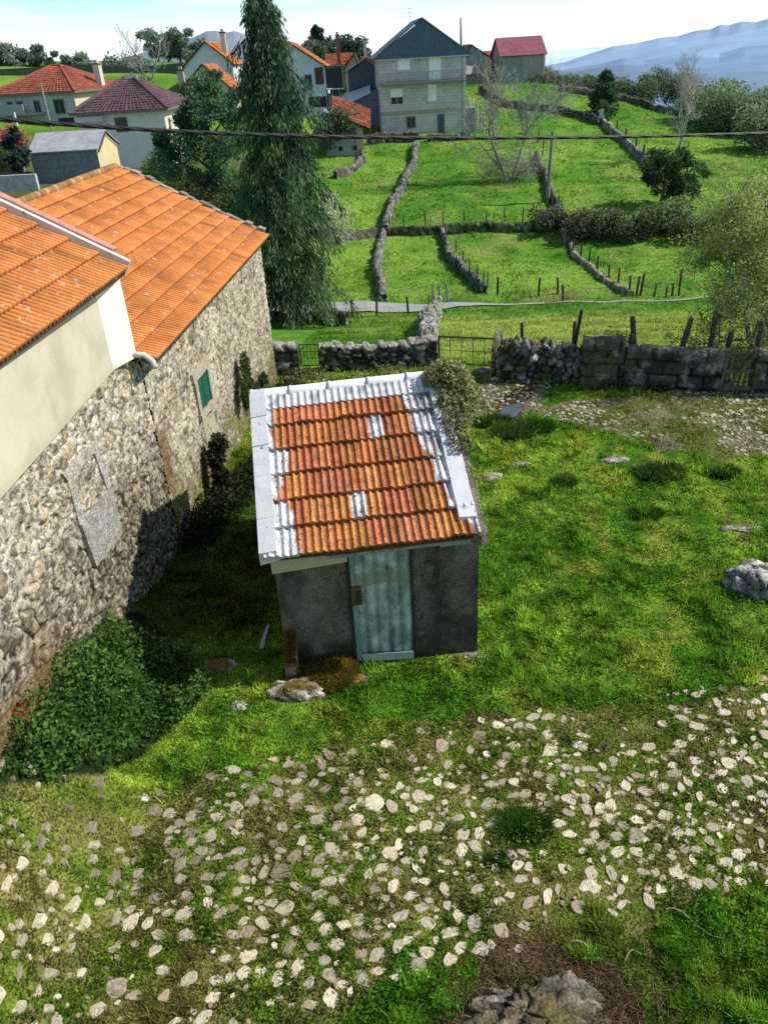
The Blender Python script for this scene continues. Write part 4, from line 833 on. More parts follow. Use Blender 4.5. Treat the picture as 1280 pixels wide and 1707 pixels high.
def make_house_near():
    root = empty('plastered_house', (0, 0, 0), 0, 'near house with cream plaster above bare rubble stone and ribbed orange roof', 'house')
    zt = 4.97; zb = 3.74
    Bp = atz(190, 617, zb)[:2]; Cp = atz(229, 595, zb)[:2]; Lp = atz(0, 835, zb)[:2]; t = (Bp - Lp) / np.linalg.norm(Bp - Lp); Ap = Lp - t * 3.6
    def wall(a, b_, nm, c, o=0.0):
        L = np.linalg.norm(b_ - a); nu = max(6, int(L / .08)); nz = 20; U, Z = np.meshgrid(np.linspace(0, 1, nu), np.linspace(0, 1, nz))
        d = (b_ - a) / L; nn = np.array([d[1], -d[0]]); dis = (fbm(U * L * 1.2, Z * 1.5, 501) - .5) * .02 + o
        xy = a + (b_ - a) * U[..., None] + nn * dis[..., None]; zz = zb + (zt - zb) * Z
        C = mix(np.array(c), np.array(c) * .86, ss(.45, .7, fbm(U * L * 2.2, Z * 3.0, 503)) ) ; C = mix(C, (.42, .36, .24), ss(.10, 0, Z + (fbm(U * L * 3, Z * 0, 505) - .5) * .1) * .5)
        C = mix(C, np.array(c) * .8, ss(.60, .75, fbm(U * L * 6, Z * .9, 507)) * .45)
        i = (np.arange(nz - 1)[:, None] * nu + np.arange(nu - 1)).ravel(); mesh_obj(nm, np.concatenate([xy, zz[..., None]], -1).reshape(-1, 3), np.stack([i, i + 1, i + nu + 1, i + nu], 1), M['plaster'], root, C.reshape(-1, 3), True)
    wall(Ap, Bp, 'plaster_wall', (.57, .51, .385)); wall(Bp, Cp, 'gable_plaster', (.88, .86, .76))
    # stone lower storey: slightly rotated, dry at the foot
    S0 = np.array([-4.95, 4.0]); S1 = np.array([-3.74, 11.78]); st = (S1 - S0) / np.linalg.norm(S1 - S0); Ls = np.linalg.norm(S1 - S0); sn = np.array([st[1], -st[0]])
    S0b = Ap + np.array([0.02, 0]) 
    S0 = np.array([Lp[0] - .03 - (Lp[1] - 4.0) * .13, 4.0])
    st = (S1 - S0) / np.linalg.norm(S1 - S0); Ls = np.linalg.norm(S1 - S0); sn = np.array([st[1], -st[0]])
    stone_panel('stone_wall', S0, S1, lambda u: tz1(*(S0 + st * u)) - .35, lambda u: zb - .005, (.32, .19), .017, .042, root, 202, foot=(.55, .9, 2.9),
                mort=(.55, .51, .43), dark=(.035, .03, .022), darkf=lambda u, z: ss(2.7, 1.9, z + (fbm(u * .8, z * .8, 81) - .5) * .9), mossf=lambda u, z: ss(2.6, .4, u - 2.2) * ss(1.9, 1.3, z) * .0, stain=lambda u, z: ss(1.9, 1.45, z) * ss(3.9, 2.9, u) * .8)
    b = MB(); e = zb - .005
    q = [S0 + sn * .05, S1 + sn * .05]
    pe = [(Ap, Bp)]
    # ledge closing the step between plaster and stone
    m0 = S0 - sn * .25; m1 = S1 - sn * .25
    b.add([(*(S0 + sn * .03), e), (*(S1 + sn * .03), e), (*m1, e + .01), (*m0, e + .01)], [(0, 1, 2, 3)], (.45, .38, .27)); b.build('ledge', M['stone'], root)
    # blocked window: frame stones, rubble infill, granite slab
    def wq(px, py, o=0):
        r = ray(px, py); s = ((S0 - CAM[:2]) @ sn + o) / (r[:2] @ sn); return CAM + r * s
    def slabq(pxs, th, c, name, m):
        P = [wq(*p) for p in pxs]; V = []
        for p in P: V.append(p - np.array([*sn, 0]) * .02)
        for p in P: V.append(p + np.array([*sn, 0]) * th)
        n = len(P); b = MB(); b.add(V, [tuple(range(n, 2 * n)), tuple(range(n - 1, -1, -1))] + [(i, (i + 1) % n, (i + 1) % n + n, i + n) for i in range(n)], c); return b.build(name, m, root)
    g = (.40, .37, .32)
    slabq([(128, 876), (180, 813), (197, 889), (153, 944)], .075, (.33, .315, .29), 'granite_slab', M['rock'])
    slabq([(106, 792), (119, 800), (138, 866), (128, 876)], .045, g, 'jamb', M['rock'])
    slabq([(148, 742), (158, 748), (182, 806), (176, 818)], .045, g, 'jamb', M['rock'])
    slabq([(98, 790), (152, 735), (158, 748), (108, 802)], .052, (.42, .38, .31), 'lintel', M['rock'])
    # roof
    E0 = atz(0, 606, 4.97); E1 = atz(206, 455, 4.97); d = (E1 - E0) / np.linalg.norm(E1 - E0); E0 = E0 - d * 3.4; E1 = E1 + d * .12
    up = np.array([-math.cos(math.radians(30)), 0, math.sin(math.radians(30))]) * 3.9
    def colf(r, c, q):
        base = np.array([.70, .255, .072]) * q.uniform(.92, 1.07) * np.array([1, q.uniform(.94, 1.08), 1])
        if q.uniform() < .04: base *= .7
        return base
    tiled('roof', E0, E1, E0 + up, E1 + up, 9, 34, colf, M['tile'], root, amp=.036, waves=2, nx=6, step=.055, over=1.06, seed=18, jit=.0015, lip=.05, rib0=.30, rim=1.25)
    # verge: white board and pink flashing along the barn side
    nr = np.array([.5, 0, .866]); b = MB(); o = np.array([0, .02, 0])
    b.hexa([E1 + (0, 0, .0) + o - nr * .10, E1 + o + (0, .10, 0) - nr * .10, E1 + up + o + (0, .10, 0) - nr * .10, E1 + up + o - nr * .10, E1 + o + nr * .14, E1 + o + (0, .10, 0) + nr * .14, E1 + up + o + (0, .10, 0) + nr * .14, E1 + up + o + nr * .14], (.66, .62, .58)); b.build('verge_board', M['paint'], root)
    b = MB(); f = E1 + up * .07; b.slab(f + (0, .13, 0) + nr * .12, f + (0, .40, 0) + nr * .09, E1 + up + (0, .40, 0) + nr * .09, E1 + up + (0, .13, 0) + nr * .12, .045, (.52, .23, .17)); b.build('verge_flashing', M['metal'], root)
    b = MB()
    for k in range(8): b.box(0, 0, 0, 0, 0, 0) if False else None
    # back of the house and far end wall
    w = MB(); Cq = Cp + np.array([-.42, 0.0]); far = Cp + np.array([-6.0, .1]); w.add([(*Cq, -.3), (*far, -.3), (*far, 5.0), (far[0] + 3.0, far[1], 6.6), (*Cq, zt)], [(0, 1, 2, 3, 4)], (.5, .45, .33))
    nb = Ap + np.array([-6, 0]); w.add([(*far, -.3), (*nb, -.3), (*nb, 5.0), (*far, 5.0)], [(0, 1, 2, 3)], (.5, .45, .33)); w.add([(*Ap, 0), (*nb, 0), (*nb, 5.0), (nb[0] + 3, nb[1], 6.6), (*Ap, zt)], [(4, 3, 2, 1, 0)], (.5, .45, .33)); w.build('rear_wall', M['plaster'], root)
    rg = E1 + up; b = MB(); b.slab(E0 + up + (-3.2, 0, -1.6), E1 + up + (-3.2, 0, -1.6), E1 + up, E0 + up, .05, (.42, .15, .05)); b.build('back_slope', M['tile_far'], root)
    # white gutter end at the junction with the barn
    p = np.array([*Cp, zb]); b = MB(); b.tube([p + (-.06, -.05, .05), p + (.10, .02, .02), p + (.22, .0, -.08), p + (.26, -.06, -.17)], [.045, .048, .045, .04], 10, (.58, .55, .50)); b.build('gutter_outlet', M['paint'], root, True)
make_house_near()

# ================================================================== WALLS, GATES AND FENCES OF THE YARD
def yat(px, py): p = ground(px, py); return np.array([p[0], p[1]])
def wall_h(base_px, top_py):
    p = ground(*base_px); return at(base_px[0], top_py, p[1])[2] - p[2]
h1 = wall_h((640, 612), 572)
dry_wall('boundary_wall', 'dark dry stone wall behind the shed between the small and wide gates', [yat(536, 617), yat(640, 615), yat(727, 609)], h1, .42, (.24, .12), .04, 301, ragged=.10, top=(.34, .32, .30), cat='stone wall', pal=[c * .38 for c in STONE_G], hf=None)
dry_wall('boundary_wall', 'short dark wall stub joining the barn corner and the small gate', [yat(452, 622), yat(499, 620)], wall_h((480, 620), 574), .42, (.5, .22), .05, 302, ragged=.02, top=(.40, .38, .34), pal=[c * .42 for c in STONE_G])
dry_wall('rubble_wall', 'tumbled grey rubble wall between the wide gate and the block wall', [yat(829, 622), yat(870, 629), yat(920, 633), yat(966, 636)],   .85, .5, (.22, .17), .04, 303, ragged=.35, depth=.16, pal=[c * .55 for c in STONE_G] + [np.array((.34, .33, .30))], hf=lambda s: .55 + .45 * np.clip(1 - s * 12, 0, 1) + .28 * ss(.03, .14, s) + .25 * (fbm(s * 14, s * 0, 5) - .5))
hb = wall_h((1120, 645), 577) * .90
dry_wall('block_wall', 'long dark granite block wall edging the yard right of the rubble wall', [yat(1036, 642), yat(1120, 646), yat(1203, 649)], hb, .34, (.8, .34), .05, 304, block=(.62, .30), ragged=.0, hf=lambda s: hb + 0 * s, pal=[c * .42 for c in STONE_G], top=(.17, .16, .13))
hb2 = wall_h((1000, 640), 560) * .93
dry_wall('block_wall', 'taller dark block wall stub standing where the rubble wall ends', [yat(965, 638), yat(1034, 642)], hb2, .40, (.8, .34), .05, 305, block=(.62, .30), ragged=.0, hf=lambda s: hb2 + 0 * s, pal=[c * .42 for c in STONE_G], top=(.14, .13, .10))
hb3 = wall_h((1265, 650), 580) * .92
dry_wall('block_wall', 'block wall end right of the plank gate, mossy at its foot', [yat(1246, 651), yat(1330, 654), yat(1450, 658)], hb3, .34, (.8, .34), .05, 306, block=(.62, .30), ragged=.0, hf=lambda s: hb3 + 0 * s, pal=[c * .46 for c in STONE_G], top=(.17, .16, .13))
# field wall climbing away from the wide gate
dry_wall('field_wall', 'grey lichened stone wall running from the wide gate post toward the road', [yat(722, 603), yat(716, 578), yat(712, 556), yat(719, 536), yat(726, 522)], .7, .42, (.3, .2), .055, 307, ragged=.2, depth=.11, pal=[np.array((.30, .29, .27)), np.array((.22, .215, .20)), np.array((.36, .35, .32))])

def metal_gate(name, label, pL, pR, h, bars, rails, c=(.07, .065, .06), r=.018):
    pL = np.asarray(pL, float); pR = np.asarray(pR, float); z0, z1 = tz1(*pL), tz1(*pR); root = empty(name, (*pL, z0), 0, label, 'gate'); v = np.array([*(pR - pL), z1 - z0])
    b = MB(); up = np.array([0, 0, h]); lo = np.array([0, 0, .10])
    b.tube([lo, up], r * 1.5, 8, c); b.tube([v + lo, v + up], r * 1.5, 8, c); b.tube([up, v + up], r * 1.4, 8, c); b.tube([lo, v + lo], r * 1.2, 8, c); b.build('frame', M['metal'], root)
    for k in range(bars): 
        b = MB(); q = v * (k + 1) / (bars + 1); b.tube([q + lo, q + up], r * .6, 5, c); b.build('bar', M['metal'], root)
    for k in range(rails): 
        b = MB(); q = np.array([0, 0, .1 + (h - .1) * (k + 1) / (rails + 1)]); b.tube([q, q + v], r * .55, 5, c); b.build('rail', M['metal'], root)
metal_gate('metal_gate', 'wide low rusty metal gate between the dark wall and rubble wall', yat(732, 611), yat(826, 616), wall_h((780, 612), 562), 4, 1)
metal_gate('metal_gate', 'small thin-barred metal gate in the gap beside the barn corner', yat(503, 616), yat(534, 615), wall_h((518, 615), 574), 4, 2, r=.013)
def plank_gate():
    pL, pR = yat(1194, 654), yat(1249, 653); z0 = tz1(*pL); rz = math.atan2(pR[1] - pL[1], pR[0] - pL[0]); W = np.linalg.norm(pR - pL); h = at(1225, 578, pL[1])[2] - z0
    root = empty('plank_gate', (pL[0], pL[1] - .06, z0), rz, 'dark wooden pallet gate leaning in the block wall gap', 'gate'); c = (.15, .115, .085)
    for k in range(6):
        b = MB(); x = W * (k + .12) / 6; b.hexa([(x, 0, .02), (x + W * .085, 0, .02), (x + W * .085, .03, .02), (x, .03, .02), (x + .04, 0, h), (x + W * .085 + .04, 0, h), (x + W * .085 + .04, .03, h), (x + .04, .03, h)], np.array(c) * rng.uniform(.7, 1.3)); b.build('plank', M['wood'], root)
    for z in (.12, .5, .92):
        b = MB(); b.box(.0, W + .03, -.045, -.005, h * z - .05, h * z + .05, c); b.build('crosspiece', M['wood'], root)
    b = MB(); b.hexa([(.05, -.075, .1), (.16, -.075, .1), (.16, -.05, .1), (.05, -.05, .1), (W - .12, -.075, h * .9), (W - .01, -.075, h * .9), (W - .01, -.05, h * .9), (W - .12, -.05, h * .9)], c); b.build('brace', M['wood'], root)
plank_gate()

def fence(name, label, posts, h, r, c, wires=(), cat='fence', hs=None, n=6, mesh=False, tilt=.04):
    P = []; root = None
    for k, p in enumerate(posts):
        g = p if len(p) == 3 else (*p, tz1(*p)); P.append(np.array(g, float))
    root = empty(name, P[0], 0, label, cat)
    for k, p in enumerate(P):
        b = MB(); hh = hs[k] if hs else h * rng.uniform(.88, 1.1); tl = rng.normal(0, tilt, 2) * hh; q = p - P[0]
        b.tube([q + (0, 0, -.4), q + (tl[0] * .5, tl[1] * .5, hh * .5), q + (tl[0], tl[1], hh)], [r, r * .97, r * .85], n, np.array(c) * rng.uniform(.7, 1.3)); b.build('post', M['wood'], root)
    for w in wires:
        b = MB()
        for a, e in zip(P[:-1], P[1:]): b.tube([a - P[0] + (0, 0, h * w), (a + e) / 2 - P[0] + (0, 0, h * w - .03), e - P[0] + (0, 0, h * w)], .005, 3, (.10, .10, .10))
        b.build('wire', M['metal'], root)
    return root
def pts(s): return [yat(*map(float, t.split(','))) for t in s.split()]
wood = (.10, .082, .062)
fence('wire_fence', 'short dark wooden post fence along the near edge of the road', pts('460,529 538,528 587,531 628,527 681,526'), .95, .07, wood, (.5, .9))
fence('wire_fence', 'row of small posts along the top of the field bank', pts('649,386 674,385 709,383 739,380 775,378 810,376 841,373 871,370'), 1.15, .055, wood, (.5, .9))
fence('wire_fence', 'post fence descending beside the sunlit bank in the right field', pts('938,412 953,425 967,435 981,442 994,455 1014,470 1029,479 1048,491 1059,494 1066,494'), 1.15, .075, wood, (.5, .9))
fence('wire_fence', 'short run of posts where the right field meets the road', pts('1089,496 1109,496 1120,494 1131,493'), 1.0, .065, wood, (.6,), hs=[.75, .65, .7, 1.4])
fence('wire_fence', 'few leaning posts by the road in the middle field', pts('829,492 897,494 930,492 939,504'), 1.1, .075, wood, (), tilt=.16)
fence('wire_fence', 'slim posts and wire following the short field wall', pts('760,420 771,438 782,455 795,468 806,476 812,481'), .9, .05, wood, (.8,))
fence('wire_fence', 'two posts with wire hurdle where the lower wall meets road', pts('722,512 733,510 747,508'), 1.2, .07, (.2, .19, .18), (.3, .6, .9))
def behind(px, py, dy):                                               # a spot just beyond the wall whose foot shows at this pixel
    p = yat(px, py); return np.array([p[0] * (1 + dy / p[1]), p[1] + dy])
pr = [behind(870, 629, .6), behind(947, 636, .5), behind(951, 637, .75)]
fence('leaning_post_fence', 'three thin dark stakes standing behind the rubble wall', pr, 1.2, .05, (.06, .05, .045), (), hs=[1.25, 1.75, 1.3], tilt=.05)
pr = [behind(1040, 644, .55), behind(1056, 645, .6), behind(1117, 647, .6), behind(1174, 649, .6), behind(1196, 650, .6), behind(1247, 652, .6), behind(1330, 655, .6)]
fence('post_fence', 'thick weathered posts with wire netting behind the block wall', pr, 1.5, .078, (.10, .088, .072), (.55, .7, .85, .97), hs=[1.15, 1.5, 1.65, 1.75, 1.25, 1.85, 1.8], n=8, tilt=.07)

# stones by the wide gate, puddle, tufts
tag(rock('kerb_stone', '', (*yat(752, 618), .0), (.35, .16, .13), 51, (.36, .34, .31), (.12, .13, .04), .35), 'long grey stone under the left half of the wide metal gate', 'rock')
tag(rock('kerb_stone', '', (*yat(805, 622), .0), (.32, .16, .15), 52, (.34, .32, .29), (.12, .13, .04), .35), 'grey stone at the foot of the wide gate near the rubble wall', 'rock')
tag(rock('white_stone', '', (*yat(825, 633), .0), (.12, .09, .10), 53, (.60, .57, .50), (.2, .2, .1), .1), 'small whitish stone in the grass before the rubble wall end', 'rock')
g = ground(1262, 995); rock('granite_boulder', 'big grey lichened boulder half out of frame at the yard edge', (g[0] + .18, g[1] + .18, -.02), (.55, .42, .46), 61, (.40, .39, .35), (.20, .19, .09), .22, 'boulder', 40, .75)
def outcrop():
    g = ground(900, 1680); rk = rock('rock_outcrop', 'dark weathered rock outcrop ringed by dry brown bracken in the nearest grass', (g[0] + .05, g[1] - .15, -.02), (.62, .46, .21), 71, (.165, .145, .11), (.12, .10, .04), .34, 'rock outcrop', 60, .55, 1.5)
    n = 5500; a = rng.uniform(0, 2 * PI, n); q = rng.uniform(.35, 1.35, n) ** 1.0; x = g[0] + .28 + np.cos(a) * q * .95; y = g[1] - .02 + np.sin(a) * q * .55
    k = ((x - g[0] - .05) / .52) ** 2 + ((y - g[1] + .15) / .42) ** 2 > 1; x, y = x[k], y[k]; n = len(x)
    P = np.stack([x, y, tz(x, y) + .01], 1); d = rng.normal(0, 1, (n, 3)); d[:, 2] = np.abs(d[:, 2]) * .35
    o = moss_fibres('dry_bracken', None, P, d * 1.6, rng.uniform(.05, .16, n), mix((.11, .065, .03), (.36, .24, .13), rng.uniform(0, 1, n)), .004); tag(o, 'dry brown bracken litter spread around the nearest rock outcrop', 'bracken', kind='stuff')
    for k, (px, py, L, az) in enumerate(((985, 1592, .42, -.5), (1150, 1545, .5, -.6), (1060, 1600, .3, .4))):
        gg = ground(px, py); b = MB(); t = np.linspace(0, 1, 7); pp = np.stack([gg[0] + np.cos(az) * L * (t - .5), gg[1] + np.sin(az) * L * (t - .5) + .05 * np.sin(t * 5), tz1(gg[0], gg[1]) + .05 + .03 * np.sin(t * 7)], 1); b.tube(pp, np.linspace(.009, .004, 7), 5, (.27, .23, .18))
        tag(b.build('fallen_twig', M['bark']), ['bare curved twig lying beside the rock outcrop', 'longer bare twig on the grass far right of the outcrop', 'short bare twig in the bracken edge'][k], 'twig')
outcrop()
for k, (px, py, rx, ry, rz_, lab) in enumerate([(1022, 768, .30, .16, .07, 'flat grey slab sunk in the sunny middle of the yard'), (818, 797, .26, .17, .09, 'brownish flat stone just right of the shed roof'), (868, 775, .22, .12, .07, 'brown stone in the grass beyond the flat stone beside the shed'),
        (1235, 882, .42, .13, .05, 'thin bare earth and stone patch beyond the big boulder'), (925, 800, .16, .09, .05, 'small buff stone left of a tight grass tuft'), (362, 1114, .26, .15, .12, 'rounded stone capped with golden moss in the shaded grass'),
        (400, 1178, .13, .09, .08, 'pale stone pair by the low mossy boulder'), (240, 1331, .06, .05, .06, 'small bright white stone at the near end of the nettle bed'), (962, 1244, .085, .06, .06, 'rounded whitish stone alone above the cobbles'), (1010, 1248, .06, .05, .07, 'small dark stone beside the rounded whitish stone')]):
    p = yat(px, py); c = (.40, .36, .29) if k not in (7, 8) else (.75, .72, .64)
    if k == 9: c = (.08, .08, .08)
    tag(rock('yard_stone', '', (p[0], p[1], tz1(*p) - .01), (rx, ry, rz_), 80 + k, c, (.20, .13, .03), .55 if k == 5 else .22, res=16), lab, 'stone')
def puddle():
    poly = poly_px('832,690 838,680 852,676 868,672 876,676 868,686 862,694 848,700 836,697'); c = np.mean(poly, 0); V = [(c[0], c[1], tz1(*c) + .03)] + [(x, y, tz1(*c) + .03) for x, y in poly]; n = len(poly)
    tag(mesh_obj('puddle', np.array(V), [(0, i + 1, (i + 1) % n + 1) for i in range(n)], M['water'], None, np.ones((n + 1, 3))), 'small rain puddle on the muddy track before the rubble wall', kind='structure')
puddle()
def tuft(label, px, py, R, h, n, dark=(.03, .085, .012), lite=(.10, .20, .03)):
    p = yat(px, py); z = tz1(*p); a = rng.uniform(0, 2 * PI, n); q = np.sqrt(rng.uniform(0, 1, n)) * R; x = np.cos(a) * q; y = np.sin(a) * q * .7
    hh = h * rng.uniform(.5, 1.15, n) * (1 - .4 * q / R); w = .0011 * math.hypot(p[1], H); dx = rng.normal(0, 1, (n, 2)); out = np.stack([np.cos(a), np.sin(a)], 1) * (q / R)[:, None] * h * .8 + rng.normal(0, .25, (n, 2)) * h
    V = np.empty((n, 3, 3)); s = rng.normal(0, 1, (n, 2)); s /= np.linalg.norm(s, axis=1)[:, None]; V[:, 0] = np.stack([x - s[:, 0] * w, y - s[:, 1] * w, 0 * x - .02], 1); V[:, 1] = np.stack([x + s[:, 0] * w, y + s[:, 1] * w, 0 * x - .02], 1); V[:, 2] = np.stack([x + out[:, 0], y + out[:, 1], hh], 1)
    C = mix(dark, lite, rng.uniform(0, 1, n)); C = np.repeat(C[:, None], 3, 1); C[:, :2] *= .5
    o = mesh_obj('grass_tuft', V.reshape(-1, 3), np.arange(n * 3).reshape(-1, 3), M['blade'], None, C.reshape(-1, 3)); o.location = (p[0], p[1], z); tag(o, label, 'grass tuft', 'dark rush tufts in the yard')
tuft('broad dark rush tuft at the left end of the puddle', 822, 708, .32, .28, 900); tuft('spreading dark tuft in front of the puddle', 858, 722, .4, .22, 1000); tuft('dark grass tuft right of the puddle', 893, 715, .36, .24, 900)
tuft('wide dark tuft in mid yard beyond the flat grey slab', 1097, 792, .42, .24, 1100); tuft('tight dark tuft between mid yard and the boundary wall plank gate', 1205, 790, .24, .22, 700); tuft('small round tuft near the buff stone', 938, 808, .19, .18, 600)
tuft('low dark tuft with a pale stone at its side', 1075, 858, .28, .14, 700); tuft('lush green tuft growing among the cobbles', 872, 1385, .27, .13, 2200, (.03, .11, .012), (.10, .24, .03)); tuft('grass tuft on the cobbles left of the lush one', 830, 1440, .13, .08, 700, (.015, .07, .008), (.06, .17, .015))

# shrubs and creepers round the shed and along the walls
def nettle_bed():
    root = empty('nettle_bed', (-2.8, 7.0, 0), 0, 'dense bed of dark green nettles below the rubble stone house wall', 'nettles'); P = []; Q = []
    n = 30000; x = rng.uniform(-5.2, -1.2, n); y = rng.uniform(5.6, 8.7, n)
    poly = NETTLE
    _old = ('-140,1290 -100,1170 40,1130 120,1100 200,1085 270,1090 320,1110 345,1150 330,1190 270,1220 230,1265 130,1300 40,1330 -120,1380')
    wx = x + (fbm(x * 2.2, y * 2.2, 901) - .5) * .5; wy = y + (fbm(x * 2.2, y * 2.2, 902) - .5) * .5; k = inpoly(wx, wy, poly); x, y = x[k], y[k]
    hm = (.10 + .28 * ss(.35, .7, fbm(x * 1.6, y * 1.6, 903)) * ss(-1.4, -2.6, x)); z = tz(x, y) + hm * np.sqrt(rng.uniform(0.05, 1, len(x)))
    P = np.stack([x + 2.8, y - 7.0, z], 1); t = (z - tz(x, y)) / .45; C = mix((.022, .080, .014), (.15, .28, .055), np.clip(t * .75 + rng.uniform(-.2, .45, len(x)), 0, 1)) * rng.uniform(.7, 1.25, len(x))[:, None]
    leaf_obj('foliage', P, .055 * rng.uniform(.5, 1.5, len(P)), C, M['leaf'], root, aspect=.65, up=.15)
nettle_bed()
def fern():
    p = yat(36, 1220); root = empty('dead_fern', (p[0], p[1], tz1(*p) + .15), 0, 'rust-red dead fern fronds at the nettle bed edge under the wall', 'fern')
    for k in range(6):
        a = rng.uniform(-1.2, 1.6); L = rng.uniform(.2, .34); d = np.array([math.cos(a), math.sin(a) * .8, .35]); t = np.linspace(0, 1, 26); s = d * L; P = s * t[:, None] - np.array([0, 0, .12]) * (t ** 2)[:, None] + (0, 0, .12)
        P = np.repeat(P, 2, 0); side = np.cross(d, (0, 0, 1)); side /= np.linalg.norm(side); dirs = np.tile([side, -side], (26, 1)) + d * .4
        leaf_obj('frond', P, .075 * (1 - .7 * np.repeat(t, 2)), mix((.22, .05, .025), (.42, .12, .06), rng.uniform(0, 1, 52)), M['leaf'], root, aspect=.3, dirs=dirs)
fern()
def wall_creeper(name, label, pix, n, size, dark, lite, cat, spread):
    pts_ = np.array([p for p in pix]); c = pts_.mean(0); root = empty(name, c, 0, label, cat); P = []
    for p in pts_: P.append(ball_points(n // len(pts_), p - c, spread, .2))
    P = np.concatenate(P); leaf_obj('foliage', P, size * rng.uniform(.6, 1.3, len(P)), shade_cols(P, dark, lite, P[:, 2].min(), P[:, 2].max()), M['leaf'], root, aspect=.7)
    b = MB(); b.tube([q - c for q in pts_] if len(pts_) > 1 else [(0, 0, -.3), (0, 0, .3)], .012, 4, (.08, .06, .04)); b.build('stem', M['bark'], root)
wall_creeper('creeper', 'blackish dead creeper bush climbing the barn wall near its shaded corner', [(-3.25, 13.5, .15), (-3.2, 13.55, .5), (-3.22, 13.6, .85), (-3.15, 13.7, 1.1)], 2600, .08, (.012, .014, .008), (.045, .05, .025), 'creeper', (.17, .2, .22))
wall_creeper('bramble_bank', 'dark bramble thicket in the shaded corner under the barn wall', [(-3.45, 12.1, .1), (-3.2, 12.8, .15), (-2.9, 13.4, .2), (-2.6, 14.0, .2), (-2.35, 14.6, .25)], 5200, .075, (.010, .016, .006), (.04, .055, .02), 'brambles', (.42, .5, .42))
wall_creeper('ivy_curtain', 'green ivy on the barn wall behind the shed ridge', [(-2.92, 16.6, 1.6), (-2.95, 16.3, 1.1), (-2.9, 16.9, .9), (-2.85, 17.4, .6), (-2.8, 18.3, .5)], 3200, .075, (.018, .04, .012), (.10, .13, .04), 'ivy', (.07, .26, .36))
for k, (px, py, Yq, rx, h, d, l, lab) in enumerate([(470, 640, 17.5, .7, .75, (.03, .05, .015), (.14, .17, .05), 'leafy shrub between the barn corner and the shed ridge'), (540, 640, 18.2, .8, .8, (.04, .065, .015), (.20, .22, .06), 'yellow-green shrub behind the middle of the shed ridge'),
        (615, 640, 18.4, .6, .8, (.05, .075, .015), (.24, .26, .06), 'bright yellow-green shrub under the dark boundary wall'), (670, 640, 18.6, .5, .65, (.045, .06, .02), (.17, .18, .06), 'low olive shrub left of the ivy clump'), (500, 635, 19.3, .7, .55, (.025, .03, .012), (.10, .10, .05), 'dull bramble shrub at the foot of the small gate')]):
    p = at(px, py, Yq); bush('shrub', lab, (p[0], p[1], tz1(p[0], p[1])), rx, .5, h, 1500, .085, d, l, group='shrubs along the boundary wall behind the shed')

# ================================================================== ROAD, FIELD WALLS AND FENCES ON THE HILL
def road_sheet():
    Lp = [(-60, 47), (-25, 43), (-10, 41.5)] + [tuple(yat(px, py)) for px, py in ((470, 523), (560, 520), (640, 519), (730, 515))] + [tuple(yat(px, py)) for px, py in ((860, 507), (1000, 504), (1150, 503))] + [(60, 42), (120, 40)]
    P = np.array(Lp); seg = np.cumsum(np.r_[0, np.linalg.norm(np.diff(P, axis=0), axis=1)]); s = np.arange(0, seg[-1], .7); x = np.interp(s, seg, P[:, 0]); y = np.interp(s, seg, P[:, 1]); ker = np.ones(15) / 15
    y = np.convolve(np.pad(y, 7, 'edge'), ker, 'valid'); tx = np.gradient(x); ty = np.gradient(y); l = np.hypot(tx, ty); nx, ny = -ty / l, tx / l; V = []; W = np.where(x < 3.2, 1.0, np.where(x < 6, .22, .11)); W = np.convolve(np.pad(W, 4, 'edge'), np.ones(9) / 9, 'valid')
    zc = np.maximum.reduce([tz(x + nx * o, y + ny * o) for o in (-W, -W / 2, 0, W / 2, W)]) + .07
    for o in (-W, W):
        V.append(np.stack([x + nx * o, y + ny * o, zc], 1))
    n = len(x); V = np.concatenate(V); i = np.arange(n - 1); tag(mesh_obj('road', V, np.stack([i, i + 1, i + n + 1, i + n], 1), M['road'], None, np.tile([.30, .30, .29], (2 * n, 1))), 'pale narrow lane crossing below the terraced fields', kind='structure')
road_sheet()
FW = [np.array(c) * .54 for c in ((.33, .33, .32), (.24, .24, .235), (.42, .41, .39), (.30, .285, .26))]
def fwall(label, s, h=.9, w=.6, cell=(.38, .28), res=.11, seed=400, **k): return dry_wall('field_wall', label, pts(s), h * .58, w * .52, cell, res, seed, pal=k.pop('pal', FW), **k)
fwall('long grey field wall climbing from the road to the house terrace', '640,503 632,475 630,445 632,420 637,396', .85, .75, seed=401, depth=.15)
fwall('upper grey field wall curving up to the blockwork house', '641,389 652,350 662,330 676,305 688,278 694,245', 1.0, .8, (.5, .36), .14, 402, depth=.15)
fwall('short dark field wall slanting through the middle fields', '736,392 742,415 755,440 775,462 795,480 806,490', .9, .6, seed=403, depth=.14, pal=[c * .8 for c in FW])
fwall('low dark stone wall at the cypress foot', '452,540 500,541 545,540 580,543', .95, .5, (.4, .25), .08, 404, pal=[c * .55 for c in STONE_G])
fwall('dark terrace wall left of the long field wall', '500,400 560,398 600,398 630,396', 1.1, .6, (.6, .4), .16, 405, pal=[c * .5 for c in FW])
fwall('overgrown dark retaining wall under the bank fence', '645,392 700,393 738,391', 1.05, .7, (.6, .4), .18, 406, pal=[np.array((.07, .085, .04)), np.array((.10, .11, .06)), np.array((.05, .06, .03))])
fwall('shaded overgrown retaining wall between the short wall and brambles', '742,391 800,388 860,386 925,382', 1.15, .7, (.6, .4), .18, 407, pal=[np.array((.05, .08, .03)), np.array((.07, .10, .04)), np.array((.04, .055, .025))])
fwall('dark stone wall beside the bare tree running down the slope', '893,262 908,300 918,330 930,362', 1.0, .8, (.7, .5), .22, 408, pal=[c * .6 for c in FW])
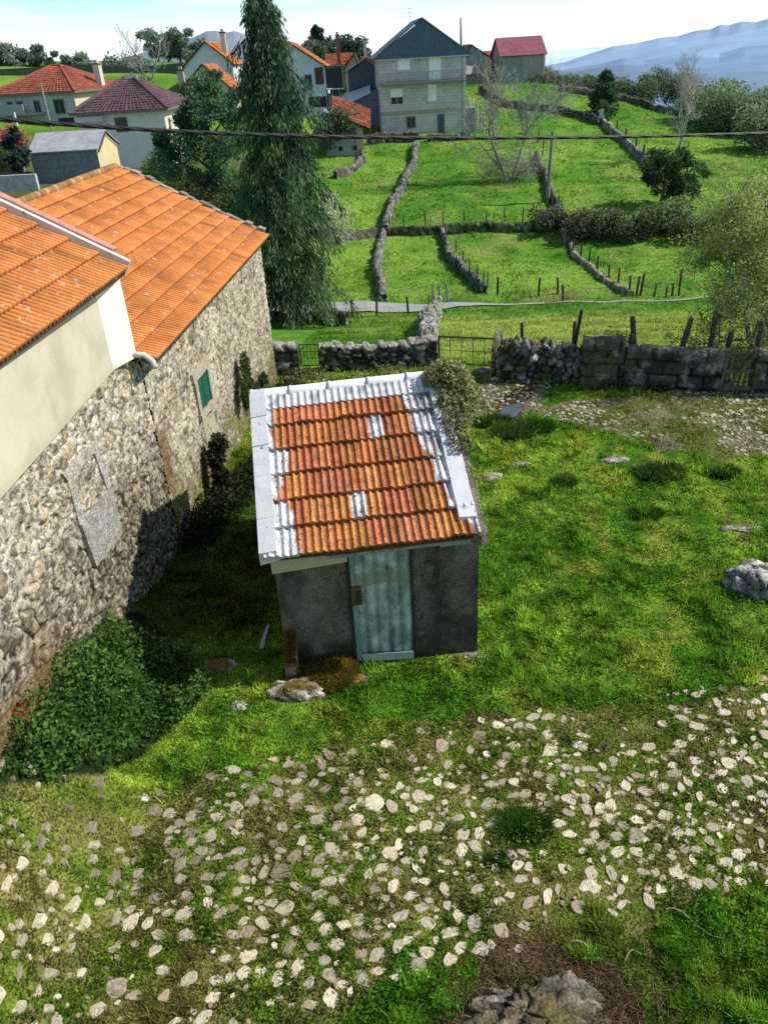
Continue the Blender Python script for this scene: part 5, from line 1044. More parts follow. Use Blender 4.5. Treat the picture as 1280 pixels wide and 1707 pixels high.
fwall('earthy wall with pale rubble dropping below the brambles', '932,372 940,395 950,415 965,437 990,455 1015,475 1050,494', .45, .7, (.6, .4), .2, 409, pal=[np.array((.34, .28, .19)), np.array((.22, .19, .13)), np.array((.42, .37, .28))])
fwall('dark hillside wall crossing behind the bare tree', '800,155 840,178 880,185 930,188 970,200 1000,210', 1.3, .9, (.6, .42), .2, 410, pal=[c * .55 for c in FW])
fwall('wall with pale stones falling down the hill from the lone conifer', '1003,207 1020,225 1040,240 1060,262 1080,280 1092,292', 1.1, 1.0, (.6, .42), .2, 411, pal=FW + [np.array((.48, .42, .34))])
fwall('dark far wall along the crest below the hedge', '930,152 980,160 1040,170 1110,190 1150,198', 1.4, .9, (1, .7), .35, 412, pal=[c * .6 for c in FW])
fwall('rough stone wall below the ruined cottage', '600,245 605,270 590,288 560,300', 1.1, .8, (.45, .34), .15, 413, pal=[c * .7 for c in FW])
fwall('dark terrace wall in front of the blockwork house', '612,242 660,238 694,236', 1.6, .8, (.45, .34), .15, 414, pal=[c * .4 for c in FW])
fwall('low block wall beside the house door yard', '712,236 750,236 782,233', 1.1, .6, (.9, .5), .2, 415, pal=[c * .45 for c in FW])
fence('concrete_post_fence', 'pale concrete post fence beside the blockwork house', pts('783,197 789,203 795,210 801,216 806,222'), 2.2, .12, (.42, .42, .40), (.3, .6, .9), tilt=.01)
fence('wire_fence', 'posts along the falling wall below the lone conifer', pts('1012,214 1026,226 1040,240 1058,258 1070,270 1082,278 1092,288'), 1.5, .10, wood, (.6, .9))
fence('wire_fence', 'thin stakes up the slope behind the utility pole', pts('903,262 896,240 930,362 936,372'), 1.6, .07, wood, ())
def pole():
    p = yat(912, 337); z = tz1(*p); top = at(915, 219, p[1])[2] - z; root = empty('utility_pole', (*p, z), 0, 'tall grey timber utility pole standing beside the dark slope wall', 'utility pole'); b = MB()
    b.tube([(0, 0, -.5), (.05, 0, top * .5), (.12, 0, top)], [.17, .15, .12], 10, (.24, .225, .20)); b.build('shaft', M['wood'], root); b = MB(); b.box(.02, .22, -.05, .05, top - .35, top - .25, (.2, .2, .2)); b.build('bracket', M['metal'], root)
pole()
g = yat(1001, 208); b = MB(); z = tz1(*g); b.hexa([(g[0] - .3, g[1], z), (g[0] + .3, g[1], z), (g[0] + .3, g[1] + .3, z), (g[0] - .3, g[1] + .3, z), (g[0] - .22, g[1], z + 1.5), (g[0] + .2, g[1], z + 1.6), (g[0] + .2, g[1] + .25, z + 1.6), (g[0] - .2, g[1] + .25, z + 1.5)], (.5, .49, .46)); tag(b.build('standing_stone', M['rock']), 'pale upright stone at the corner of the walls under the lone conifer', 'standing stone')
def cable():
    a = at(-120, 185, 4.6); mid = at(640, 229, 5.6); e = at(1420, 217, 6.9); t = np.linspace(0, 1, 90)[:, None]
    q = a * (1 - t) * (1 - 2 * t) + mid * 4 * t * (1 - t) + e * t * (2 * t - 1)
    root = empty('power_cable', a, 0, 'thick black twisted overhead cable spanning the whole view', 'cable'); 
    for s in range(3):
        b = MB(); ph = t[:, 0] * 150 + s * 2 * PI / 3; r = .0045; pp = q - a + np.stack([0 * ph, np.cos(ph) * r, np.sin(ph) * r], 1); tt = np.linspace(0, 1, 700); 
        pq = np.stack([np.interp(tt, t[:, 0], (q - a)[:, k]) for k in range(3)], 1); ph = tt * 95 + s * 2 * PI / 3; pq[:, 1] += np.cos(ph) * r; pq[:, 2] += np.sin(ph) * r
        b.tube(pq, .0088, 6, (.018, .018, .02)); b.build('strand', M['black'], root)
cable()

# ================================================================== HOUSES OF THE VILLAGE
def win(b_root, x0, x1, z0, z1, y=0, side='y', frame=(.6, .6, .58), pane=(.03, .035, .045), shutter=None, half=0, fw=.09, mull=1):
    def bx(b, a0, a1, d0, d1, q0, q1, c):
        if side == 'y': b.box(a0, a1, y - d1, y - d0, q0, q1, c)
        else: b.box(y + d0, y + d1, a0, a1, q0, q1, c)
    b = MB(); bx(b, x0 - fw, x0, -.05, .05, z0 - fw, z1 + fw, frame); bx(b, x1, x1 + fw, -.05, .05, z0 - fw, z1 + fw, frame); bx(b, x0, x1, -.05, .05, z1, z1 + fw, frame); bx(b, x0, x1, -.05, .07, z0 - fw, z0, frame)
    for k in range(mull): xm = x0 + (x1 - x0) * (k + 1) / (mull + 1); bx(b, xm - .025, xm + .025, -.03, .035, z0, z1, frame)
    w = b.build('window', M['paint'], b_root); b = MB(); bx(b, x0, x1, -.04, .02, z0, z1, pane); b.build('pane', M['glass'], w)
    if shutter is not None: b = MB(); bx(b, x0, x1, .022, .04, z0 + (z1 - z0) * half, z1, shutter); b.build('roller_shutter', M['paint'], w)
def door(b_root, x0, x1, z0, z1, y=0, c=(.05, .04, .04), side='y'):
    b = MB()
    if side == 'y': b.box(x0, x1, y - .03, y + .03, z0, z1, c); b.box(x0 - .08, x0, y - .06, y + .03, z0, z1 + .08, (.5, .48, .45)); b.box(x1, x1 + .08, y - .06, y + .03, z0, z1 + .08, (.5, .48, .45)); b.box(x0, x1, y - .06, y + .03, z1, z1 + .08, (.5, .48, .45))
    else: b.box(y - .03, y + .03, x0, x1, z0, z1, c)
    return b.build('door', M['wood'], b_root)
def tcol(base, var=.18):
    base = np.array(base)
    return lambda r, c, q: base * q.uniform(1 - var, 1 + var) * np.array([1, q.uniform(.9, 1.12), q.uniform(.9, 1.1)])
def gable_house(name, label, loc, rz, W, D, hw, hr, wallc, wmat, roofc, rmat=None, ridge='x', ov=.3, rows=9, cols=16, cat='house', z0=-1.5, asym=.5, flatroof=False, amp=.05):
    """walls 0..W (x), 0..D (y away); ridge along x or y"""
    root = empty(name, loc, rz, label, cat); b = MB()
    if ridge == 'x':
        ym = D * asym
        b.add([(0, 0, z0), (0, D, z0), (0, D, hw), (0, ym, hr), (0, 0, hw), (W, 0, z0), (W, D, z0), (W, D, hw), (W, ym, hr), (W, 0, hw)], [(0, 4, 3, 2, 1), (5, 6, 7, 8, 9), (0, 5, 9, 4), (1, 2, 7, 6), (4, 9, 8, 3), (3, 8, 7, 2)], wallc)
        f = (hr - hw) / ym; g = (hr - hw) / (D - ym)
        sl = [((-ov, -ov, hw - ov * f), (W + ov, -ov, hw - ov * f), (-ov, ym, hr), (W + ov, ym, hr)), ((W + ov, D + ov, hw - ov * g), (-ov, D + ov, hw - ov * g), (W + ov, ym, hr), (-ov, ym, hr))]
    else:
        xm = W * asym
        b.add([(0, 0, z0), (W, 0, z0), (W, 0, hw), (xm, 0, hr), (0, 0, hw), (0, D, z0), (W, D, z0), (W, D, hw), (xm, D, hr), (0, D, hw)], [(0, 1, 2, 3, 4), (9, 8, 7, 6, 5), (0, 4, 9, 5), (1, 6, 7, 2), (4, 3, 8, 9), (3, 2, 7, 8)], wallc)
        f = (hr - hw) / xm; g = (hr - hw) / (W - xm)
        sl = [((-ov, D + ov, hw - ov * f), (-ov, -ov, hw - ov * f), (xm, D + ov, hr), (xm, -ov, hr)), ((W + ov, -ov, hw - ov * g), (W + ov, D + ov, hw - ov * g), (xm, -ov, hr), (xm, D + ov, hr))]
    b.build('wall', M[wmat], root)
    for s in sl:
        s = [np.array(p) + (0, 0, .08) for p in s]
        if rmat: q = MB(); q.slab(s[0], s[1], s[3], s[2], .1, roofc); q.build('roof', M[rmat], root)
        else: tiled('roof', *s, rows, cols, tcol(roofc), M['tile_far'], root, amp=amp, waves=2, nx=4, step=.06, seed=abs(hash(label)) % 1000 if False else int(W * 97 + D * 13), lip=.06)
    return root
def hip_house(name, label, loc, rz, W, D, hw, hr, wallc, wmat, roofc, ov=.55, rl=.25, rows=14, z0=-1.5, cat='house', side=None):
    root = empty(name, loc, rz, label, cat); b = MB(); b.box(0, W, 0, D, z0, hw, wallc); b.build('wall', M[wmat], root)
    if side: b = MB(); b.box(W, W + .03, .02, D, z0, hw - .01, side); b.build('side_wall', M['plaster'], root)
    cx0, cx1 = W / 2 - W * rl / 2, W / 2 + W * rl / 2; y = D / 2; o = ov; z = hw
    c = [np.array(p, float) for p in ((-o, -o, z), (W + o, -o, z), (W + o, D + o, z), (-o, D + o, z))]; A = np.array([cx0, y, hr]); B = np.array([cx1, y, hr])
    for k, (e0, e1, r0, r1) in enumerate(((c[0], c[1], A, B), (c[1], c[2], B, B), (c[2], c[3], B, A), (c[3], c[0], A, A))): tiled('roof', e0, e1, r0, r1, rows, 22, tcol(roofc, .14), M['tile_far'], root, amp=.04, waves=1, nx=4, step=.05, seed=50 + k, lip=.05)
    b = MB(); d = np.array(roofc) * .8
    for e, r in ((c[0], A), (c[1], B), (c[2], B), (c[3], A), (A, B)): b.tube([e + (0, 0, .05), r + (0, 0, .05)], .13, 6, d)
    b.build('ridge_tile', M['tile_far'], root)
    b = MB(); b.box(-o, W + o, -o - .04, -o + .06, z - .16, z + .02, (.2, .17, .16)); b.box(W + o - .06, W + o + .04, -o + .07, D + o, z - .16, z + .02, (.2, .17, .16)); b.build('eave_board', M['plaster'], root)
    return root
def chimney(root, x, y, z0, z1, w=.5, c=(.6, .57, .5), cap=(.3, .2, .16)):
    b = MB(); b.box(x - w / 2, x + w / 2, y - w / 2, y + w / 2, z0, z1, c); b.box(x - w * .65, x + w * .65, y - w * .65, y + w * .65, z1, z1 + .14, cap); b.box(x - w * .3, x + w * .3, y - w * .3, y + w * .3, z1 + .14, z1 + .45, c); b.build('chimney', M['plaster'], root)
def face(pl, pr):                                                     # local frame from two points of a facade's eave or foot
    d = np.asarray(pr)[:2] - np.asarray(pl)[:2]; return math.atan2(d[1], d[0]), float(np.linalg.norm(d))

# --- the blockwork house with the blue metal gable
pl, pr_ = at(637, 226, 92), at(775, 222, 92.3); rz, W = face(pl, pr_)
s = W / 8.8; loc = (pl[0], pl[1], at(706, 224, 92)[2] - .1)
root = empty('blockwork_house', loc, rz, 'tall grey blockwork house with a dark blue metal gable and balcony', 'house')
D = 10.0; hw = at(640, 99, 92)[2] - loc[2]; hr = at(706, 35, 92)[2] - loc[2]
b = MB(); b.box(0, W, 0, D, -2, hw, (1, 1, 1)); b.build('wall', M['blocks'], root)
b = MB(); n = 60
for k in range(n):
    x0 = -.5 + (W + 1.0) * k / n; x1 = -.5 + (W + 1.0) * (k + 1) / n; zz = lambda x: hw + .12 + (hr - hw) * (1 - abs(x - W / 2) / (W / 2 + .5)); b.add([(x0, -.32, hw + .02), (x0 + (x1 - x0) * .5, -.37, hw + .02), (x1, -.32, hw + .02), (x1, -.32, zz(x1)), (x0 + (x1 - x0) * .5, -.37, zz((x0 + x1) / 2)), (x0, -.32, zz(x0))], [(0, 1, 4, 5), (1, 2, 3, 4)], (.085, .135, .20))
b.build('gable_cladding', M['metal'], root)
b = MB(); c = (.07, .115, .165); A = (-.55, -.42, hw); B = (-.55, D + .3, hw); R = (W / 2, -.42, hr + .22); R2 = (W / 2, D + .3, hr + .22); E_ = (W + .55, -.42, hw); E2 = (W + .55, D + .3, hw); b.slab(B, A, R, R2, .12, c); b.slab(E_, E2, R2, R, .12, c); b.build('roof', M['metal'], root)
b = MB(); b.box(-.3, W + .3, -.36, -.02, hw - .12, hw + .0, (.50, .49, .47)); b.build('eave_band', M['plaster'], root)
b = MB(); b.box(-.02, W + .02, -.05, -.002, 2.1, 2.45, (.40, .35, .26)); b.build('band_course', M['plaster'], root)
b = MB(); b.box(-.05, W - .05, -1.05, -.003, 4.92, 5.1, (.25, .24, .23)); bl = b.build('balcony', M['plaster'], root)
b = MB()
b.tube([(0, -1.0, 6.0), (W - .1, -1.0, 6.0)], .03, 5, (.16, .15, .14)); b.tube([(0, -1.0, 5.2), (W - .1, -1.0, 5.2)], .02, 4, (.16, .15, .14))
for k in range(61): x = (W - .1) * k / 60; b.tube([(x, -1.0, 5.1), (x, -1.0, 6.0)], .013, 3, (.16, .15, .14))
b.build('railing', M['metal'], bl)
wh = (.93, .93, .91)
win(root, 1.9 * s, 3.15 * s, 6.25, 7.6, shutter=wh); win(root, 5.1 * s, 6.3 * s, 5.2, 7.85, shutter=wh); win(root, 1.1 * s, 2.3 * s, 3.15, 4.55, shutter=wh, half=.45); win(root, 4.95 * s, 5.8 * s, 3.2, 4.75, shutter=wh); win(root, 2.7 * s, 3.5 * s, .85, 1.8, frame=(.2, .2, .2))
door(root, 5.85 * s, 6.6 * s, .1, 1.95, c=(.10, .10, .15))
b = MB(); b.box(W - .22, W + .05, -.16, .1, .0, hw - .13, (.62, .60, .54)); b.build('corner_pillar', M['plaster'], root)
b = MB(); b.box(3.95 * s, 4.2 * s, -.2, -.02, 7.1, 7.6, (.06, .06, .06)); b.build('wall_lamp', M['metal'], root)
b = MB(); b.box(W + .1, W + 1.1, .2, 2.6, -.5, 2.35, (.20, .17, .12)); b.build('side_store', M['blocks_dark'], root)
b = MB(); b.tube([(W + .3, 5, hw), (W + .3, 5, hw + 3.4)], .13, 8, (.45, .42, .36)); b.build('flue', M['metal'], root, True)
b = MB(); q = (W / 2 - .9, 3, hr); b.tube([q, (q[0], q[1], hr + 1.3)], .02, 4, (.3, .3, .3))
for k in range(3): b.tube([(q[0] - 1.4 + .2 * k, q[1], hr + .55 + .35 * k), (q[0] + .5, q[1], hr + .55 + .35 * k)], .012, 3, (.35, .35, .35))
b.build('aerial', M['metal'], root)

# --- red hip-roofed house
pl, pr_ = at(-8, 157, 95), at(121, 151, 93); rz, W = face(pl, pr_); zg = at(60, 235, 94)[2]; hw = at(60, 155, 94)[2] - zg; hr = at(85, 110, 99)[2] - zg
r = hip_house('hip_roof_house', 'two storey stone house with a red hipped roof above two garage doors', (pl[0], pl[1], zg), rz, W, 11, hw, hr, (.3, .31, .32), 'blocks', (.42, .13, .085), side=(.62, .55, .40), rl=.12)
k = W / 9.0
for x0, x1 in ((1.2, 1.7), (2.3, 2.9), (4.3, 4.9), (6.6, 7.7)): win(r, x0 * k, x1 * k, hw - 2.0, hw - .75, frame=(.25, .27, .3))
door(r, 2.0 * k, 4.0 * k, .0, 2.0, c=(.045, .045, .06)); door(r, 6.7 * k, 9.0 * k - .1, .0, 2.1, c=(.045, .045, .06))
b = MB(); b.box(.4 * k, 5.4 * k, -1.1, -.01, 2.55, 2.75, (.34, .34, .35)); b.box(.4 * k, 3.6 * k, -1.1, -1.0, 2.75, 3.6, (.36, .38, .42)); b.build('balcony', M['plaster'], r)
chimney(r, W * .98, 6.5, hw, hw + 2.3, .7, (.62, .58, .52)); win(r, 3.5, 4.2, hw - 1.8, hw - .9, y=W + .03, side='x')
p = at(72, 155, 84); fence('street_pole', 'slim concrete pole in front of the red hipped house', [(p[0], p[1], at(85, 232, 84)[2])], 1, .11, (.34, .33, .31), (), hs=[at(72, 140, 84)[2] - at(85, 232, 84)[2]], cat='pole', tilt=0)
# --- purple hip-roofed white house
pl, pr_ = at(128, 186, 79), at(272, 183, 79); rz, W = face(pl, pr_); zg = at(240, 283, 79)[2]; hw = at(200, 185, 79)[2] - zg; hr = at(210, 129, 84)[2] - zg
r = hip_house('hip_roof_house', 'white house with a purple-brown hipped tile roof behind the outbuilding', (pl[0], pl[1], zg), rz, W, 10.5, hw, hr, (.74, .72, .68), 'plaster', (.165, .10, .115), side=(.72, .64, .48), rl=.10)
win(r, W * .43, W * .55, hw - 1.6, hw - .6, frame=(.12, .12, .13)); win(r, 1.2, 1.9, hw - 2.1, hw - .9, y=W + .03, side='x', frame=(.4, .35, .3)); win(r, 4.0, 4.6, hw - 1.6, hw - .9, y=W + .03, side='x', frame=(.5, .45, .4))
b = MB(); b.box(-.2, W * .30, -.5, -.02, hw - .75, hw - .3, (.60, .60, .60)); b.build('porch_fascia', M['plaster'], r); b = MB(); b.tube([(W * .3, -.5, hw - .2), (W * .31, -.5, hw - .7), (W * .36, -.05, hw - 1.2)], .05, 5, (.4, .4, .4)); b.build('downpipe', M['metal'], r)
b = MB(); b.box(W * .5 - .3, W * .5 + .9, 10.5 / 2 - .35, 10.5 / 2 - .2, hr - .2, hr + .14, (.62, .60, .66)); b.build('ridge_flashing', M['metal'], r)
chimney(r, W * 1.3, 9.5, hw - 1, hw + 1.6, .8, (.45, .42, .40), (.1, .1, .1))
# --- grey outbuilding with yellow gable
pl, pr_ = at(50, 256, 66), at(161, 250, 66); rz, W = face(pl, pr_); zg = at(100, 312, 66)[2]; hw = at(105, 254, 66)[2] - zg; hr = at(170, 219, 69)[2] - zg
r = gable_house('outbuilding', 'grey stained concrete outbuilding with sheet roof and yellow gable end', (pl[0], pl[1], zg), rz, W, 5.6, hw, hr, (.22, .24, .27), 'render', (.34, .345, .36), 'tile_far', 'x', .15)
b = MB(); b.add([(W + .02, .02, -.3), (W + .02, 5.6, -.3), (W + .02, 5.6, hw - .02), (W + .02, 2.8, hr - .02), (W + .02, .02, hw - .02)], [(0, 1, 2, 3, 4)], (.62, .53, .30)); b.build('gable_wall', M['plaster'], r)
b = MB(); b.tube([(W + .2, -.1, hw - .1), (W + .2, 2.8, hr - .0)], .06, 4, (.06, .06, .06)); b.tube([(W + .2, 2.8, hr), (W + .2, 5.75, hw - .1)], .06, 4, (.06, .06, .06)); b.build('verge_strip', M['metal'], r)
# --- white gabled house with orange roof
pl, pr_ = at(308, 128, 112), at(345, 128, 112); rz = .0; z0 = at(330, 140, 112)[2]
x0 = pl[0]; Wd = at(384, 128, 112)[0] - x0
def gh(name, label, pxl, pxr, pyw, pyr, pyg, Y, D, wallc, wmat, roofc, ridge, apx=None, rmat=None, ov=.3, rz=0.0, cat='house', rows=9, cols=16):
    a = at(pxl, pyw, Y); e = at(pxr, pyw, Y); zg = at((pxl + pxr) / 2, pyg, Y)[2]; W = e[0] - a[0]; hw = (a[2] + e[2]) / 2 - zg; asym = .5 if apx is None else (at(apx, pyr, Y)[0] - a[0]) / W
    Yr = Y + (D / 2 if ridge == 'x' else 0); hr = at((pxl + pxr) / 2 if apx is None else apx, pyr, Yr)[2] - zg
    return gable_house(name, label, (a[0], Y, zg), rz, W, D, hw, hr, wallc, wmat, roofc, rmat, ridge, ov, asym=asym if ridge == 'y' else .5, cat=cat, rows=rows, cols=cols), W, hw, hr
r, W, hw, hr = gh('gable_house', 'white gabled house with bright orange roof left of the tall cypress', 308, 388, 108, 70, 140, 112, 9, (.70, .68, .74), 'plaster', (.52, .17, .06), 'y', 342)
chimney(r, W * .80, 3, hw + .5, hr + .9, .6, (.6, .58, .56), (.1, .1, .1))
r, W, hw, hr = gh('gable_house', 'low orange roofed house in front of the white gabled one', 300, 386, 150, 108, 178, 100, 8, (.55, .47, .36), 'plaster', (.50, .17, .075), 'y', 338)
win(r, 1.4, 2.2, hw - 1.2, hw - .3); chimney(r, -.2, 3, hw - .5, hw + 2.0, .7, (.5, .45, .4), (.08, .08, .08))
# --- white house with steep orange roof and balcony
r, W, hw, hr = gh('balcony_house', 'white house with orange roof, covered balcony and dark garage beside the cypress', 462, 541, 112, 70, 172, 100, 12, (.66, .68, .78), 'plaster', (.46, .155, .075), 'y', 478)
win(r, W * .57, W * .70, hw - 2.0, hw - .8, frame=(.35, .36, .4)); win(r, W * .80, W * .95, hw - 1.7, hw - .2, frame=(.16, .08, .06), pane=(.10, .05, .04))
b = MB(); b.box(W + .02, W + 2.0, .1, 5, .5 + hw - 2.9, hw - 2.3, (.62, .60, .55)); b.box(W + .02, W + 2.2, .1, 5.2, hw - .2, hw - .05, (.10, .09, .09)); b.box(W + 1.95, W + 2.05, .1, .2, hw - 2.3, hw - .2, (.3, .3, .3)); bl = b.build('balcony', M['plaster'], r)
b = MB(); b.box(W + .05, W + 1.9, .4, .5, hw - 2.25, hw - .25, (.04, .05, .07)); b.build('glazing', M['glass'], bl)
b = MB(); b.box(W * .6, W * .99, -.04, -.005, -.5, hw - 3.0, (.05, .05, .06)); b.build('garage_door', M['wood'], r); b = MB(); b.box(W + .1, W + 2.0, 1.0, 4, -1, hw - 2.95, (.55, .58, .66)); b.build('lower_wall', M['plaster'], r)
win(r, W + .75, W + 1.35, .5, 1.6, y=1.0, frame=(.4, .42, .5))
# --- stone gabled house behind, dark barn, lean-to, ruin
r, W, hw, hr = gh('stone_house', 'tan stone gabled house with orange roof behind the dark barn', 575, 602, 113, 90, 150, 118, 10, (.46, .40, .28), 'stone', (.48, .17, .085), 'y', 590); chimney(r, -.8, 3, hw, hr + 2.2, .45, (.30, .10, .08), (.2, .08, .06))
r, W, hw, hr = gh('stone_house', 'orange roofed house half hidden behind the tan stone gable', 545, 585, 108, 90, 150, 124, 9, (.45, .40, .33), 'plaster', (.48, .16, .085), 'x')
r, W, hw, hr = gh('stone_house', 'low orange roof just left of the blue gable house', 605, 640, 108, 94, 150, 122, 9, (.45, .40, .33), 'plaster', (.46, .15, .08), 'x'); chimney(r, W * .15, 3, hw, hr + 2.0, .4, (.55, .5, .45))
r, W, hw, hr = gh('dark_barn', 'dark slate grey gabled barn wedged against the blockwork house', 580, 640, 120, 99, 178, 101, 10, (.115, .135, .165), 'render', (.09, .08, .08), 'y', 611, 'tile_far', cat='barn'); win(r, W * .78, W * .95, hw - 2.4, hw - .9, frame=(.05, .05, .06))
a = at(566, 178, 95.5); e = at(634, 200, 95.5); zg = at(600, 215, 95.5)[2]; root = empty('lean_to', (a[0], 95.5, zg), 0, 'grey concrete lean-to with a pale sheet roof beside the blockwork house', 'lean-to'); W = e[0] - a[0]; zl = at(566, 182, 95.5)[2] - zg; zr = at(634, 148, 95.5)[2] - zg
b = MB(); b.prism([(0, -2), (W, -2), (W, zr), (0, zl)], 0, 5, (.19, .21, .26)); b.build('wall', M['render'], root); b = MB(); b.slab((-.3, -.3, zl + .0), (W * .8, -.3, zl + (zr - zl) * .8), (W * .8, 5.2, zl + (zr - zl) * .8 + .5), (-.3, 5.2, zl + .9), .12, (.66, .68, .70)); b.build('roof', M['metal'], root)
a = at(540, 200, 84); e = at(601, 203, 84); zg = at(570, 268, 84)[2]; W = e[0] - a[0]; zl = at(545, 185, 84)[2] - zg; zr = at(601, 207, 84)[2] - zg
root = empty('ruined_cottage', (a[0], 84, zg), 0, 'ruined whitewashed stone cottage with sagging red tiles under ivy', 'cottage'); b = MB(); b.prism([(0, -1), (W, -1), (W, zr), (0, zl)], 0, 7, (.34, .34, .35)); b.build('wall', M['stone'], root)
b = MB(); b.box(W + .01, W + .06, .0, 6.9, -1, zr - .1, (.50, .42, .28)); b.box(W - .5, W + .16, -.12, -.01, -1, zr - .3, (.45, .38, .27)); b.build('corner_stones', M['stone'], root)
zb_ = at(560, 177, 90)[2] - zg; tiled('roof', (W * .2, -.3, zl - .2), (W + .9, -.3, zr - .45), (W * .2, 7.4, zl + 1.0), (W + 1.1, 7.4, zr + .9), 8, 12, tcol((.42, .13, .085), .25), M['tile_far'], root, amp=.06, step=.06)
for x_ in (.35, .75): b = MB(); b.box(W * x_, W * x_ + .35, -.03, .02, .9, 1.3, (.02, .02, .02)); b.build('vent_opening', M['glass'], root)
p = at(560, 225, 83); bush('ivy_mound', 'grey-green ivy mound swallowing the roof of the ruined cottage', (p[0] - .2, 84.2, zg + zl * .25), 2.6, 1.6, zl * .85, 2600, .3, (.025, .045, .025), (.10, .13, .06), 'ivy', stems=3)
# --- houses right of the blockwork house
r, W, hw, hr = gh('gable_house', 'small orange roofed house with cream gable edge right of the blockwork house', 776, 818, 98, 75, 140, 128, 9, (.30, .32, .36), 'plaster', (.50, .18, .085), 'y', 784)
b = MB(); b.box(W * .72, W + .03, -.05, -.01, -1.5, hw + .3, (.66, .54, .30)); b.build('cream_wall', M['plaster'], r); b = MB(); b.box(-.1, W * .7, -1.2, -.06, -1.5, hw - 1.9, (.28, .25, .2)); b.build('stone_annex', M['stone'], r); b = MB(); b.slab((-.2, -1.4, hw - 1.9), (W * .72, -1.4, hw - 1.9), (W * .72, -.05, hw - .9), (-.2, -.05, hw - .5), .1, (.34, .30, .32)); b.build('annex_roof', M['tile_far'], r)
r, W, hw, hr = gh('red_shed', 'dull red roofed shed wedged between the orange and red barns', 815, 836, 104, 86, 140, 131, 7, (.2, .17, .16), 'stone', (.30, .09, .09), 'x', rmat='tile_far', cat='shed')
r, W, hw, hr = gh('red_barn', 'large stone barn with a wine red sheet roof on the crest', 836, 908, 92, 63, 135, 124, 9, (.38, .36, .33), 'stone', (.26, .095, .105), 'x', rmat='tile_far', cat='barn'); b = MB(); b.box(.1, W * .5, -.06, -.01, -1, hw - .1, (.25, .27, .29)); b.build('patched_wall', M['render'], r); b = MB(); b.box(W - .2, W + .05, -.1, 9.1, -1, hw, (.62, .58, .5)); b.build('corner_quoin', M['plaster'], r)
# low walls of the left lane
def low_wall(label, s, Y, h, c):
    P = [at(*map(float, t.split(',')), Y) for t in s.split()]; b = MB()
    for a, e in zip(P[:-1], P[1:]): b.hexa([a + (0, 0, -1.5), e + (0, 0, -1.5), e + (0, .35, -1.5), a + (0, .35, -1.5), a + (0, 0, h), e + (0, 0, h), e + (0, .35, h), a + (0, .35, h)], c)
    tag(b.build('garden_wall', M['render']), label, 'wall')
low_wall('pale concrete garden wall left of the grey outbuilding', '-40,303 0,300 60,297', 58, .25, (.45, .46, .48)); low_wall('dark stone garden wall below the topiary', '-40,282 10,278 38,274', 64, .6, (.16, .16, .15)); low_wall('pale stair wall at the edge of the red hipped house', '-6,225 22,216 26,196', 92, .5, (.55, .57, .60))

# ================================================================== TREES
def cypress():
    base = ground(492, 545); base = np.array([base[0], base[1], tz1(base[0], base[1])]); Hh = 13.9
    root = empty('cypress_tree', base, 0, 'towering dark drooping cypress growing beside the low wall by the road', 'tree')
    tb = MB(); tb.tube([(0, 0, -.4), (.0, 0, 1.2), (.05, 0, 6), (.0, 0, 10), (-.05, 0, Hh)], [.42, .34, .24, .13, .03], 10, (.085, .06, .045)); P = []; D = []; C = []; S = []
    for k in range(330):
        f = (k + .5) / 330; f = f ** .95; z = 1.5 + f * (Hh - 1.7); rad = 3.25 * (1 - f) ** .45 * (.84 + .22 * math.sin(f * 75)) * (.82 + .18 * math.sin(f * 19)) * (.62 + .38 * ss(0, .12, f)); L = rad * (rng.uniform(.5, 1.2) if k % 9 else rng.uniform(1.1, 1.35)); a = k * 2.39996 + rng.normal(0, .3)
        ax = 0.0; o = np.array([ax, 0, z]); d = np.array([math.cos(a), math.sin(a), 0]); t = np.linspace(0, 1, 7)[:, None]
        pts_ = o + d * L * t + np.array([0, 0, 1]) * (.30 * t - (.62 + .18 * L) * t ** 2) * L * .8; 
        if k % 2 == 0: tb.tube(pts_, np.linspace(.045, .012, 7), 4, (.07, .05, .04), cap=False)
        n = int(38 + 62 * L); u = rng.uniform(.25, 1.05, n) ** .7; q = np.stack([np.interp(u, t[:, 0], pts_[:, j]) for j in range(3)], 1) + rng.normal(0, .10, (n, 3)) * np.array([1, 1, .6])
        side = np.array([-d[1], d[0], 0]); q = q + side * (rng.normal(0, .26, n) * (1.15 - u * .5))[:, None] - np.array([0, 0, 1]) * (rng.uniform(0, .42, n))[:, None]
        P.append(q); dd = d * .38 + np.array([0, 0, -1.0]); D.append(np.tile(dd, (n, 1))); lite = np.clip(u * .75 - .18 + rng.normal(0, .22, n) + 1.5 * (fbm(q[:, 0] * .9 + q[:, 2] * .5, q[:, 1] * .9, 63) - .5), 0, 1); C.append(mix((.022, .062, .040), (.175, .27, .105), lite) * rng.uniform(.7, 1.3, n)[:, None]); S.append(rng.uniform(.14, .34, n))
    P = np.concatenate(P); D = np.concatenate(D); C = np.concatenate(C); S = np.concatenate(S)
    tb.build('trunk', M['bark'], root, True); leaf_obj('crown', P, S, C, M['needle'], root, dirs=D, aspect=.22)
cypress()
